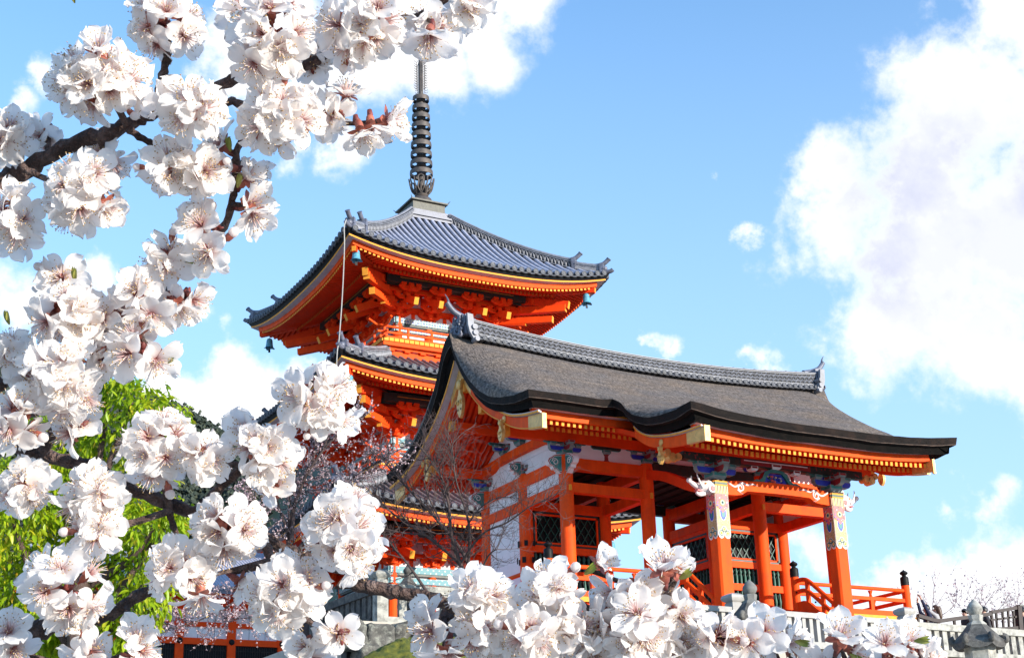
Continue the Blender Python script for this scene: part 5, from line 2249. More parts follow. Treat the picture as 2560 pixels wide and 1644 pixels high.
def wood(mb, path, r0, r1, dep, n=5, knots=True, seed=1):
    # path of (x, y) read off the photo, radii in photo pixels at depth dep (number or list)
    rg = random.Random(seed)
    pts = []
    for i, q in enumerate(path):
        d = dep if not isinstance(dep, (list, tuple)) else lerp(dep[0], dep[1], i / (len(path) - 1))
        pts.append(P3(q[0], q[1], d))
    c = smooth_curve(pts, n)
    rs = []
    for i in range(len(c)):
        t = i / (len(c) - 1)
        r = lerp(r0, r1, t) * DV / FPX * .9
        k = 1 + .10 * math.sin(i * 1.9 + seed) + rg.uniform(-.07, .07)
        if knots and rg.random() < .22:
            k *= rg.uniform(1.12, 1.34)
        rs.append(r * k)
    c2 = []
    for i, p in enumerate(c):
        j = Vector((rg.uniform(-1, 1), rg.uniform(-1, 1), rg.uniform(-1, 1))) * rs[i] * .22
        c2.append(p + (j if 0 < i < len(c) - 1 else Vector()))
    mb.tube(c2, rs, 12)
    return c2


def cluster(par, x, y, r, dep, n=None, s=1.0, buds=True, bias=.35, back=-.30):
    c = P3(x, y, dep)
    scale = dep / FPX * DV
    rho = max(.004, r * scale - .0118 * s)
    if n is None:
        n = max(2, round((r / 62) ** 2 * 3.05))
    # directions over the half of the ball that can be seen, spread evenly
    cand = []
    i = 0
    m = int(n * 1.55) + 2
    rot = BR.uniform(0, 6)
    while i < m:
        zz = 1 - 2 * (i + .5) / m
        rr = math.sqrt(1 - zz * zz)
        th = i * 2.39996 + rot
        d = sdir(rr * math.cos(th), rr * math.sin(th), zz)
        if d.dot(TOW) > back:
            cand.append(d)
        i += 1
    cand = cand[:n]
    ang = BR.uniform(0, PI)
    el = sdir(math.cos(ang), math.sin(ang), BR.uniform(-.3, .3))
    for d in cand:
        jit = Vector((BR.uniform(-1, 1), BR.uniform(-1, 1), BR.uniform(-1, 1)))
        off = d * rho * BR.uniform(.62, 1.16)
        off = off * .86 + el * (off.dot(el) * .30)
        p = c + off + jit * .0026
        a = d + TOW * bias + jit * .38
        flower(par, p, a, s * BR.uniform(.80, 1.02))
    return c, rho


def bud_mesh():
    mb = MB()
    mb.mi = 0
    mb.lathe([(.0008, -.0085), (.0013, -.006), (.0028, -.0045), (.0033, -.001), (.0030, .0012), (.0020, .002)], (0, 0, 0), 10, None, False)
    mb.mi = 1
    mb.ball((0, 0, .0030), .0042, 10, (1, 1, 1.12))
    al = [1.0 if i < 0 else .06 + .30 * max(0, min(1, v[2] / .007)) for i, v in enumerate(mb.v)]
    return mb.mesh('flower_bud', [M['calyx'], M['petal']], True, al)


BUD = bud_mesh()


def flower_bud(par, pos, axis, s):
    o = bpy.data.objects.new('flower_bud', BUD)
    COL.objects.link(o)
    o.parent = par
    o.matrix_local = Matrix.Translation(Vector(pos) - par.location) @ basis(axis, 0).to_4x4() @ Matrix.Scale(s, 4)


def finish_branch(par, wd, bds, lf):
    L0 = par.location.copy()
    for o in [wd.build('branch_wood', M['bark'], None, smooth=True), lf.build('young_leaves', M['budleaf'], None, smooth=True) if lf.v else None] + [b.build('bud_scales', M['bud'], None, smooth=True) for b in bds]:
        if o is None:
            continue
        o.parent = par
        o.matrix_parent_inverse = Matrix.Translation(-L0)


def spur(wd, bd, a, c, rho, rg):
    # woody spur and reddish bud scales inside a cluster
    a, c = Vector(a), Vector(c)
    mid = a.lerp(c, .5) + Vector((rg.uniform(-1, 1), rg.uniform(-1, 1), rg.uniform(-1, 1))) * .002
    wd.tube(smooth_curve([a, mid, c], 3), [.0026, .0023, .0022, .0022, .0024, .0026, .0030], 8)
    for i in range(9):
        d = Vector((rg.gauss(0, 1), rg.gauss(0, 1), rg.gauss(0, 1))).normalized()
        p = c + d * .002
        bd.tube([p, p + d * .0028, p + d * (.005 + .002 * rg.random())], [.0020, .0023, .0006], 6)


def young_leaf(lf, x, y, dep, ax, ay, L_=.010, w=.0013):
    b = P3(x, y, dep)
    d = sdir(ax, ay, .2)
    sd2 = d.cross(TOW).normalized()
    for k in range(3):
        dd = (d + sd2 * (.16 * (k - 1)) + TOW * .15 * k).normalized()
        vs = []
        for j in range(6):
            v = j / 5
            ww = w * math.sin(PI * (.08 + .92 * v)) ** .8
            p = b + dd * L_ * v + TOW * (.0015 * math.sin(PI * v))
            vs += [tuple(p - sd2 * ww), tuple(p - TOW * .0007), tuple(p + sd2 * ww)]
        lf.add(vs, [(j * 3 + i, j * 3 + i + 1, j * 3 + i + 4, j * 3 + i + 3) for j in range(5) for i in range(2)])


def branch(label, root, paths, clusters, singles, leaves, seed):
    par = thing('blossom_branch', label, 'blossom branch', P3(*root), 'white blossoming branches in the foreground')
    rg = random.Random(seed)
    wd, bds, lf = MB(), [], MB()
    axis = []
    for path, r0, r1, dep in paths:
        axis += wood(wd, path, r0, r1, dep, 5, True, seed + len(axis))
    for q in clusters:
        x, y, r, dep = q[:4]
        kw = q[4] if len(q) > 4 else {}
        c, rho = cluster(par, x, y, r, dep, **kw)
        near = min(axis, key=lambda p: (p - c).length)
        bd = MB()
        spur(wd, bd, near, c, rho, rg)
        bds.append(bd)
        for _ in range(1 if rg.random() < .45 else 0):
            aa = rg.uniform(0, 2 * PI)
            d = sdir(math.cos(aa), math.sin(aa), rg.uniform(.1, .5))
            q2 = c + d * (rho * .9 + .012)
            flower_bud(par, q2, d, rg.uniform(.55, .8))
            wd.tube([c + d * rho * .3, q2 - d * .007], [.0010, .0008], 5)
    for x, y, dep, ax, ay, az, kd, s in singles:
        p = P3(x, y, dep)
        d = sdir(ax, ay, az)
        flower(par, p, d, s, kd)
        near = min(axis, key=lambda q: (q - p).length)
        b = p - d * .010 * s
        wd.tube(smooth_curve([near, near.lerp(b, .6), b], 3), [.0022, .002, .0018, .0016, .0014, .0013, .0012], 6)
        bd = MB()
        bds.append(bd)
        for i in range(3):
            dd = (d + Vector((rg.gauss(0, 1), rg.gauss(0, 1), rg.gauss(0, 1))) * .5).normalized()
            bd.tube([b - d * .002, b + dd * .002, b + dd * .0045], [.0015, .0017, .0004], 6)
    for q in leaves:
        young_leaf(lf, *q)
    finish_branch(par, wd, bds, lf)
    return par


branch('blossom branch across the upper left sky, rising from the left edge towards the spire tip', (-60, 455, .93),
       [([(-70, 465), (0, 425), (60, 398), (150, 345), (230, 318), (300, 292), (350, 268), (430, 235), (520, 200), (580, 172), (640, 165), (720, 150), (760, 130), (840, 100), (930, 50), (1000, 30), (1060, -20)], 21, 8, (.93, .93)),
        ([(350, 270), (368, 235), (378, 195), (388, 150), (395, 110)], 12, 9, .93),
        ([(300, 300), (335, 325), (370, 345), (405, 372)], 9, 7, .92),
        ([(545, 235), (590, 255), (640, 268), (720, 285), (800, 290), (900, 285)], 10, 5, .92),
        ([(60, 398), (110, 420), (170, 450)], 8, 7, .92),
        ([(-20, 430), (0, 480), (20, 520)], 8, 7, .93)],
       [(390, 60, 92, .93), (230, 195, 122, .90), (442, 258, 88, .88), (640, 92, 118, .90), (855, 62, 112, .91), (1010, 65, 62, .93), (1095, 12, 62, .94),
        (655, 280, 98, .90), (780, 268, 52, .92), (190, 455, 104, .90), (12, 320, 78, .92), (35, 520, 82, .91), (395, 395, 68, .90), (470, 402, 66, .90), (110, 315, 44, .95), (250, 365, 38, .94), (560, 30, 50, .95), (730, 150, 48, .94)],
       [(868, 296, .91, .1, -.9, .35, 10, .95), (905, 285, .92, .95, .1, .3, 8, 1.05), (810, 225, .92, .2, .85, .3, 4, .9), (845, 305, .90, .3, -.8, .3, 8, .9), (1005, 85, .91, -.1, -.85, .4, 4, 1.05)],
       [(175, 8, .93, -.1, .8)], 11)
branch('blossom branch climbing from the middle of the left edge to a bare twig tip', (-60, 950, .95),
       [([(-70, 960), (0, 900), (100, 855), (180, 805), (250, 762), (320, 722), (380, 690), (430, 625), (490, 572), (530, 520), (546, 455), (552, 400), (556, 350), (570, 315)], 15, 7, (.95, .93)),
        ([(150, 830), (165, 760), (172, 700), (178, 655)], 9, 6, .94),
        ([(60, 870), (120, 930), (130, 1000), (95, 1060)], 13, 14, .95)],
       [(150, 655, 40, .93, {'n': 2}), (170, 742, 92, .91), (275, 760, 76, .92), (335, 822, 74, .90), (150, 890, 104, .90), (25, 830, 64, .92), (35, 985, 80, .90), (185, 1000, 54, .92), (390, 608, 62, .92), (432, 700, 52, .93), (320, 685, 54, .91), (500, 592, 46, .91), (75, 905, 54, .93), (235, 835, 52, .93)],
       [(478, 510, .92, -.75, .55, .35, 8, 1.0), (470, 528, .91, -.3, .5, .7, 4, .95), (582, 480, .93, .75, .1, .4, 8, 1.0), (590, 500, .92, .5, -.6, .5, 10, .9), (520, 340, .93, -.6, .5, .5, 4, .9), (528, 395, .92, -.8, -.1, .5, 8, .95), (595, 395, .95, .6, -.6, .1, 10, .8), (575, 420, .93, .5, .6, .4, 13, .85), (355, 735, .9, .2, -.5, .8, 5, .9), (412, 715, .92, .4, -.7, .4, 10, .95)],
       [(540, 355, .92, -.1, .9), (556, 440, .92, .3, .9), (176, 660, .92, .05, .9), (22, 760, .92, -.1, .9), (380, 848, .9, .6, .2), (455, 625, .92, -.4, .6)], 12)
branch('blossom branch crossing the lower left from the edge towards the pagoda foot', (-60, 1000, .97),
       [([(-70, 1000), (10, 1030), (60, 1052), (140, 1075), (230, 1100), (320, 1150), (420, 1187), (500, 1215), (620, 1262), (700, 1300), (790, 1330), (860, 1350)], 17, 15, (.97, .95)),
        ([(395, 1178), (400, 1210), (412, 1250), (430, 1310)], 9, 7, .95),
        ([(460, 1195), (540, 1120), (600, 1065), (660, 1010), (720, 950)], 14, 7, (.96, .94)),
        ([(620, 1265), (640, 1320), (670, 1370), (720, 1450), (780, 1480)], 10, 7, .94),
        ([(60, 1052), (50, 1090), (60, 1120)], 8, 7, .95)],
       [(62, 1135, 76, .92), (222, 1160, 84, .92), (225, 1240, 66, .91), (370, 1058, 100, .93), (475, 1070, 74, .92), (618, 1045, 88, .92), (735, 935, 86, .92), (535, 1232, 94, .91), (428, 1330, 84, .91), (805, 1248, 112, .90), (668, 1388, 108, .90), (800, 1480, 52, .92), (720, 1520, 56, .93), (590, 1010, 50, .95), (640, 1130, 44, .94)],
       [(780, 910, .92, .75, .1, .5, 1, 1.05), (700, 930, .91, -.6, .1, .7, 4, 1.1), (790, 975, .93, .7, -.4, .3, 8, .9), (560, 1360, .93, .7, -.4, .3, 10, .85), (470, 1390, .9, .1, -.8, .4, 4, 1.0)],
       [(702, 935, .91, .3, .8), (240, 1260, .92, .4, .5)], 13)
branch('blossom branch in the bottom left corner with one large cluster before the leafy green tree', (-60, 1560, .96),
       [([(-60, 1545), (20, 1508), (100, 1470), (170, 1455), (250, 1438), (310, 1405), (365, 1375), (420, 1340)], 24, 13, (.96, .98)),
        ([(20, 1508), (80, 1540), (170, 1560)], 10, 7, .95)],
       [(150, 1385, 108, .91), (205, 1525, 56, .92), (15, 1500, 42, .93), (310, 1530, 42, .92)],
       [(320, 1500, .92, .2, .7, .5, 8, .95), (20, 1480, .92, .2, .7, .5, 4, .95)],
       [], 14)
branch('blossom branch running along the bottom below the temple gate, ending by the right stone lantern', (800, 1355, .98),
       [([(800, 1358), (860, 1372), (930, 1388), (1000, 1400), (1060, 1420), (1130, 1470), (1250, 1520), (1400, 1540), (1560, 1545), (1750, 1560), (1950, 1565), (2130, 1560), (2230, 1570)], 20, 9, (.98, .95)),
        ([(1045, 1415), (1040, 1460), (1045, 1510)], 12, 11, .95),
        ([(1480, 1535), (1500, 1470), (1540, 1430), (1570, 1380), (1585, 1340)], 11, 7, .93)],
       [(1130, 1400, 84, .92), (1115, 1480, 74, .91), (1205, 1500, 70, .93), (1290, 1385, 78, .92), (1240, 1480, 72, .90), (1335, 1478, 78, .91), (1465, 1385, 74, .92), (1420, 1450, 58, .91), (1495, 1468, 84, .90), (1590, 1440, 56, .92), (1580, 1510, 70, .92), (1675, 1490, 60, .91), (1400, 1530, 60, .93), (1300, 1535, 56, .94), (1750, 1556, 44, .94), (1660, 1545, 50, .94), (1200, 1545, 50, .94), (1520, 1545, 50, .93), (1560, 1400, 36, .94)],
       [(1010, 1480, .92, -.75, .05, .6, 1, 1.15), (1050, 1525, .91, -.1, -.75, .6, 4, 1.1), (1000, 1450, .93, -.4, .7, .4, 10, .9), (1555, 1335, .91, -.1, .9, .35, 8, 1.15), (1575, 1335, .92, .45, .7, .5, 13, .9), (1790, 1480, .92, -.2, .45, .8, 2, 1.0), (1840, 1505, .93, .7, .3, .5, 8, .92), (1755, 1505, .91, -.4, .2, .8, 9, .95), (1865, 1520, .94, .8, -.1, .4, 4, .85), (1965, 1495, .91, .1, .85, .4, 8, 1.05), (1995, 1522, .92, .75, -.3, .5, 10, .9), (2072, 1508, .91, -.1, .75, .5, 4, .92), (2095, 1535, .92, .2, -.3, .8, 8, .8), (2125, 1503, .92, .2, .7, .5, 8, .88), (2150, 1520, .93, .8, .0, .5, 13, .8), (2178, 1540, .93, .7, .3, .4, 10, .75), (1400, 1320, .92, .6, .5, .4, 13, .8), (1925, 1560, .93, .0, .2, .9, 1, .9), (2030, 1570, .94, .1, .3, .9, 5, .85)],
       [(1368, 1345, .91, .6, .6, .011, .0014), (1590, 1355, .91, .6, .5, .011, .0014), (1990, 1530, .91, .7, -.4), (2140, 1500, .9, .9, .2), (1860, 1500, .92, .9, -.1)], 15)


# ------------------------------------------------------------------ ground, terraces, walls, fences
def parent_to(o, par):
    o.parent = par
    o.matrix_parent_inverse = Matrix.Translation(-par.location)
    return o


mb = MB()
mb.grid(lambda u, v: (-900 + 1800 * u, -900 + 1800 * v, -7.7), 40, 40)
struct(mb.build('ground', M['earth']))
mb = MB()
mb.prism([(x, y, -7.69) for x, y in ((-2.45, -10.95), (7.8, -10.4), (60, -9.6), (60, 90), (-2.45, 90))], (0, 0, 5.49))
struct(mb.build('terrace', M['earth']))
mb = MB()
mb.prism([(x, y, -7.685) for x, y in ((-7.6, -6.4), (-2.46, -6.4), (-2.46, 12), (-7.6, 12))], (0, 0, 6.34))
struct(mb.build('left_terrace', M['earth']))
mb = MB()
mb.prism([(x, y, -7.687) for x, y in ((-60, 8), (-7.62, 8), (-7.62, 90), (-60, 90))], (0, 0, 4.5))
struct(mb.build('hall_terrace', M['earth']))
mb = MB()
mb.prism([(x, y, -2.19) for x, y in ((12.2, -1.6), (50, -1.2), (50, 40), (12.2, 40))], (0, 0, 1.46))
struct(mb.build('upper_terrace', M['stone']))
mb = MB()
mb.prism([(x, y, -7.68) for x, y in ((-2.45, -16), (12, -16), (12, -10.5), (-2.45, -11.0))], (0, 0, 3.6))
struct(mb.build('lower_terrace', M['earth']))


# stone fence below the gate
def fence_run(par, a, b, zt, post_ts, n_bal, bw, mats, zlow, cap=True, rail_h=.13, gap=()):
    a, b = Vector(a), Vector(b)
    d = (b - a).normalized()
    s = Vector((-d.y, d.x, 0))
    ax = (d, s, AZ)
    mb = MB()
    mb.beam(a + AZ * (zt - rail_h / 2), b + AZ * (zt - rail_h / 2), .22, rail_h)
    mb.beam(a + AZ * (zlow + .07), b + AZ * (zlow + .07), .24, .14)
    parent_to(mb.build('fence_rail', mats), par)
    for i in range(n_bal):
        t = (i + .5) / n_bal
        q = a.lerp(b, t)
        if any(abs((q - a.lerp(b, pt)).length) < .2 for pt in post_ts):
            continue
        mb = MB()
        mb.cbox(q + AZ * ((zt - rail_h + zlow + .14) / 2), bw * BR.uniform(.96, 1.04), .12, zt - rail_h - zlow - .14 + .02, ax)
        parent_to(mb.build('baluster', mats), par)
    for pt in post_ts:
        q = a.lerp(b, pt)
        mb = MB()
        w = .26
        mb.cbox(q + AZ * ((zlow - .3 + zt + .10) / 2), w, w, zt + .10 - zlow + .3, ax)
        if cap:
            p4 = lambda k, z: [tuple(q + d * (i * k) + s * (j * k) + AZ * z) for i, j in ((-1, -1), (1, -1), (1, 1), (-1, 1))]
            levels = [(.135, zt + .09), (.11, zt + .11), (.165, zt + .15), (.185, zt + .20), (.17, zt + .25), (.09, zt + .295), (.02, zt + .31)]
            V, Fc = [], []
            for k, z in levels:
                V += p4(k, z)
            for r in range(len(levels) - 1):
                for i in range(4):
                    Fc.append((r * 4 + i, r * 4 + (i + 1) % 4, r * 4 + 4 + (i + 1) % 4, r * 4 + 4 + i))
            mb.add(V, Fc + [tuple(range((len(levels) - 1) * 4, len(levels) * 4))])
        parent_to(mb.build('fence_post', mats, auto=35), par)


f1 = thing('stone_fence', 'long pale grey stone fence with rounded post caps in front of the temple gate', 'fence', (-2.2, -10.75, -2.2))
A_, B_ = Vector((-2.3, -10.75, 0)), Vector((3.86, -10.42, 0))
fence_run(f1, A_, B_, -1.40, (.2, 1.0), 31, .095, M['stone_pale'], -2.15, rail_h=.11)
fence_run(f1, B_, Vector((11.2, -10.0, 0)), -1.42, (), 29, .15, M['stone_dirty'], -2.15, rail_h=.15)
f2 = thing('stone_fence', 'weathered stained stone fence with wide slabs on the boulder wall, left of the gate', 'fence', (-7.0, -6.0, -1.35))
fence_run(f2, (-7.0, -6.0, 0), (-2.6, -6.0, 0), -.47, (0, .5, 1), 13, .17, M['stone_dirty'], -1.32, rail_h=.17)
fence_run(f2, (-7.05, -5.8, 0), (-7.18, -2.6, 0), -.50, (1,), 11, .19, M['stone_dark'], -1.32, rail_h=.17)

# boulder wall under the left fence
bw_ = thing('boulder_wall', 'retaining wall of big lichened boulders under the stained stone fence', 'wall', (-7.0, -6.4, -7.0))
rg = random.Random(4)
zrow = -1.42
for row in range(6):
    x = -8.15 + (row % 2) * .28
    h = (.56, .46, .60, .6, .7, .8)[row]
    while x < -2.4:
        w = rg.uniform(.40, .86)
        mb = MB()
        n1, n2 = 14, 9
        c = Vector((x + w / 2, -6.45 - .10 * row, zrow - h / 2))
        sd0 = rg.uniform(0, 50)

        def bp(u, v):
            th, ph = u * 2 * PI, (v - .5) * PI
            d = Vector((math.cos(ph) * math.cos(th), math.cos(ph) * math.sin(th), math.sin(ph)))
            e = .34
            q = Vector([math.copysign(abs(t) ** e, t) for t in d])
            q = Vector((q.x * w * .52, q.y * .42, q.z * h * .54))
            k = 1 + .42 * noise.noise(q * 2.2 + Vector((sd0, 0, 0))) + .10 * noise.noise(q * 9 + Vector((sd0, 0, 0))) + .03 * noise.noise(q * 30)
            return c + q * k
        mb.grid(bp, 36, 22)
        parent_to(mb.build('boulder', M['boulder'], None, smooth=True), bw_)
        x += w * 1.0
    zrow -= h * .97
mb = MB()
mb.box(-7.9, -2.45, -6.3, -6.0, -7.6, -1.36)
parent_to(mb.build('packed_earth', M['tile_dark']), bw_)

# moss mound in the foreground
mb = MB()
rg = random.Random(8)


MH = at_y(1085, 1590, -12.2).z + 5.0


def mossp(u, v):
    th, r = u * 2 * PI, v
    x, y = math.cos(th) * r, math.sin(th) * r
    z = max(0, 1 - r * r) ** .6
    p = Vector((-8.55 + 3.0 * x, -12.2 + 1.5 * y, -5.0 + MH * z))
    return p + Vector((0, 0, 1)) * (.10 * noise.noise(p * 2.2) + .05 * noise.noise(p * 9) + .025 * noise.noise(p * 26))


mb.grid(mossp, 150, 60)
struct(mb.build('mossy_mound', M['moss'], smooth=True))
mb = MB()
mb.lathe([(2.6, -7.7), (2.5, -5.1), (2.3, -4.8)], (-8.12, -12.2, 0), 24)
struct(mb.build('mossy_bank', M['moss'], smooth=True))


# ------------------------------------------------------------------ stone lanterns
def lantern(label, x, y, ztop_, s, m, mroof, rot, zground):
    L_ = thing('stone_lantern', label, 'lantern', (x, y, zground), 'stone lanterns along the fence')
    c = Vector((x, y, 0))

    def put(mb, nm, mt, auto=35):
        return parent_to(mb.build(nm, mt, auto=auto), L_)
    z = ztop_
    mb = MB()
    mb.lathe([(.0, z), (.035 * s, z - .03 * s), (.10 * s, z - .09 * s), (.155 * s, z - .17 * s), (.16 * s, z - .23 * s), (.12 * s, z - .31 * s), (.09 * s, z - .335 * s)], c, 18, None, False)
    put(mb, 'jewel_finial', m)
    mb = MB()
    mb.lathe([(.14 * s, z - .33 * s), (.15 * s, z - .35 * s), (.13 * s, z - .45 * s), (.19 * s, z - .50 * s), (.20 * s, z - .53 * s)], c, 6, None, False, rot)
    put(mb, 'finial_base', m)
    mb = MB()                       # six sided roof with curled corners
    nn = 36

    def rf(u, v):
        t = u * 2 * PI + rot
        k = abs(((u * 6) % 1) - .5) * 2      # 1 at corners, 0 mid side
        hexr = math.cos(PI / 6) / math.cos(((u * 6) % 1 - .5) * PI / 3)
        r = lerp(.17, .52, v) * s * hexr
        zz = z - .50 * s - .40 * s * (v ** 1.15 * .8 + .2 * (1 - (1 - v) ** 2)) + .07 * s * (k ** 3) * v ** 3
        return c + Vector((r * math.cos(t), r * math.sin(t), zz))
    mb.grid(rf, nn, 10)
    a = [rf(i / nn, 1) for i in range(nn)]
    b = [p + Vector((0, 0, -.12 * s)) for p in a]
    mb.strip(a, b, True)
    cc = [c + (p - c) * .62 + Vector((0, 0, -.02)) for p in b]
    cc = [Vector((p.x, p.y, z - .98 * s)) for p in cc]
    mb.strip(b, cc, True)
    for i in range(6):
        q = rf(i / 6, 1)
        d = (Vector((q.x, q.y, 0)) - Vector((c.x, c.y, 0))).normalized()
        mb.tube(smooth_curve([q - d * .10 * s - AZ * .05 * s, q - AZ * .04 * s, q + d * .01 * s + AZ * .03 * s, q - d * .05 * s + AZ * .06 * s], 4), .06 * s, 8)
    put(mb, 'lantern_roof', mroof, 45)
    mb = MB()
    mb.lathe([(.30 * s, z - 1.40 * s), (.31 * s, z - .97 * s)], c, 6, None, True, rot)
    fb = put(mb, 'fire_box', m)
    for k in range(6):
        t = rot + PI / 6 + k * PI / 3
        d = Vector((math.cos(t), math.sin(t), 0))
        e = Vector((-math.sin(t), math.cos(t), 0))
        mb = MB()
        mb.cbox(c + d * (.265 * s) + AZ * (z - 1.17 * s), .11 * s, .012, .16 * s, (e, d, AZ))
        o = mb.build('window_opening', M['black'])
        o.parent = fb
        o.matrix_parent_inverse = Matrix.Translation(-L_.location)
    mb = MB()
    mb.lathe([(.26 * s, z - 1.66 * s), (.42 * s, z - 1.58 * s), (.44 * s, z - 1.44 * s), (.38 * s, z - 1.40 * s)], c, 6, None, True, rot)
    put(mb, 'middle_platform', m)
    mb = MB()
    mb.lathe([(.24 * s, zground + .3), (.19 * s, (zground + z - 1.66 * s) / 2), (.21 * s, z - 1.66 * s)], c, 16)
    put(mb, 'pillar', m)
    mb = MB()
    mb.lathe([(.55 * s, zground - .02), (.55 * s, zground + .16), (.34 * s, zground + .32)], c, 6, None, True, rot)
    put(mb, 'base', m)


lantern('large stone lantern at the right end of the fence, square opening under its roof', at_y(2433, 1496, -13).x, -13, at_y(2433, 1496, -13).z, 1.02, M['stone_dirty'], M['stone_dark'], .25, -4.1)
lantern('stone lantern in front of the left painted porch pillar, its top above the fence rail', at_y(1872, 1447, -11.6).x, -11.6, at_y(1872, 1447, -11.6).z, .93, M['stone'], M['stone_dark'], .5, -4.1)
lantern('small dark stone lantern behind the stained fence, before the bare tree', at_y(1019, 1412, -4.3).x, -4.3, at_y(1019, 1412, -4.3).z, .66, M['stone_dark'], M['stone_dark'], .1, -1.35)

# ------------------------------------------------------------------ dark wooden handrail on the right
hr = thing('wooden_handrail', 'dark brown wooden handrail with crossbars rising behind the right stone lantern', 'handrail', at_y(2490, 1590, -2.0))
zz0 = -1.2


def DW(x, y, Y=-2.0):
    return at_y(x, y, Y)


mb = MB()
mb.beam(DW(2476, 1530), DW(2548, 1517), .12, .10)
mb.beam(DW(2476, 1549), DW(2546, 1540), .06, .06)
mb.beam(DW(2480, 1572), DW(2546, 1568), .10, .09)
for x in (2490, 2506, 2520, 2533):
    mb.beam(DW(x, 1526), DW(x + 3, 1572), .06, .06)
mb.beam(DW(2545, 1514), DW(2552, 1610), .17, .17)
parent_to(mb.build('sloping_rails', M['darkwood']), hr)
mb = MB()
mb.cbox(DW(2550, 1513), .2, .2, .05)
parent_to(mb.build('metal_cap', M['stone']), hr)
mb = MB()
c = smooth_curve([DW(2294, 1538), DW(2318, 1545), DW(2345, 1551), DW(2385, 1546), DW(2425, 1541), DW(2478, 1533)], 4)
for a, b in zip(c, c[1:]):
    mb.beam(a, b, .12, .11)
for i in range(0, len(c), 4):
    mb.beam(c[i], c[i] - AZ * 1.0, .07, .07)
parent_to(mb.build('low_rail', M['darkwood']), hr)

# ------------------------------------------------------------------ low red and white building at the lower left
YB = 16.5
bl = thing('corridor_building', 'low red and white hall with black lattice openings behind the lower blossoms', 'building', at_y(440, 1640, YB))
XL, XR = at_y(120, 1600, YB).x, at_y(720, 1600, YB).x


def zrow_(y):
    return at_y(450, y, YB).z


zt_, z1, z2, z3, z4, z5, zb_ = zrow_(1500), zrow_(1519), zrow_(1552), zrow_(1564), zrow_(1593), zrow_(1609), -3.2
mb = MB()
mb.box(XL, XR, YB - .06, YB + .06, zb_, zt_ + .3)
parent_to(mb.build('white_wall', M['plaster']), bl)
for za, zb, th in ((z1, zt_ + .35, .16), (z3, z2, .13), (z5, z4, .18), (zb_ - .2, zb_, .16)):
    mb = MB()
    mb.box(XL, XR, YB - th, YB + .05, za, zb)
    parent_to(mb.build('red_beam', M['lacquer2']), bl)
bay = at_y(575, 1600, YB).x - at_y(445, 1600, YB).x
x = at_y(445, 1600, YB).x - 3 * bay
while x < XR:
    mb = MB()
    mb.box(x - .15, x + .15, YB - .21, YB + .05, zb_ - .2, zt_ + .3)
    parent_to(mb.build('red_post', M['lacquer2']), bl)
    mb = MB()
    mb.lathe([(.11, 0), (.09, .05), (.03, .07)], (x, YB - .215, (z4 + z5) / 2), 12, (AX, AZ, -AY))
    parent_to(mb.build('iron_stud', M['black']), bl)
    mb = MB()
    mb.mi = 0
    mb.box(x + .15, x + bay - .15, YB - .10, YB - .07, zb_, z5)
    mb.mi = 1
    for i in range(18):
        xx = lerp(x + .2, x + bay - .2, i / 17)
        mb.box(xx - .012, xx + .012, YB - .13, YB - .105, zb_, z5)
    for i in range(12):
        zz = lerp(zb_, z5, (i + .5) / 12)
        mb.box(x + .15, x + bay - .15, YB - .131, YB - .106, zz - .012, zz + .012)
    parent_to(mb.build('black_lattice', [M['black'], M['interior']]), bl)
    mb = MB()
    for i in (.36, .68):
        mb.box(x + bay * i - .008, x + bay * i + .008, YB - .068, YB - .058, z4, z1)
    parent_to(mb.build('panel_joint', M['tile']), bl)
    x += bay
mb = MB()
mb.mi = 0
ztp = zt_ + .3
mb.prism([(XL - .5, YB - 1.3, ztp - .05), (XL - .5, YB + 3.5, ztp + 2.2), (XL - .5, YB + 3.5, ztp + 2.0), (XL - .5, YB - 1.3, ztp - .2)], (XR - XL + 1, 0, 0))
mb.mi = 1
for i in range(70):
    x = lerp(XL - .4, XR + .4, i / 69)
    mb.tube([(x, YB - 1.36, ztp - .0), (x, YB + 3.5, ztp + 2.27)], .085, 6)
mb.mi = 2
for i in range(60):
    x = lerp(XL - .3, XR + .3, i / 59)
    mb.beam((x, YB - 1.2, ztp - .22), (x, YB, ztp + .2), .09, .1)
parent_to(mb.build('tiled_roof', [M['tile'], M['tile_top'], M['lacquer2']]), bl)

# ------------------------------------------------------------------ far wooded hill
HD = 240.0
ridge_pts = [(-400, 900), (-100, 910), (120, 960), (300, 985), (400, 1000), (450, 1015), (490, 1036), (520, 1066), (548, 1085), (600, 1105), (680, 1100), (760, 1112), (900, 1100), (1200, 1140)]
mb = MB()


def hillp(u, v):
    x = lerp(-400, 1200, u)
    top = interp(ridge_pts, x)
    p = at_d(x, top + 8, HD)
    base_ = Vector((p.x, p.y, 0))
    dirv = Vector((CF.x, CF.y, 0)).normalized()
    q = base_ - dirv * (90 * (1 - v))
    h = lerp(-7.7, p.z, sst(v) * .35 + .65 * v)
    return (q.x, q.y, h + 2.2 * noise.noise(Vector((q.x, q.y, 0)) * .08) * v)


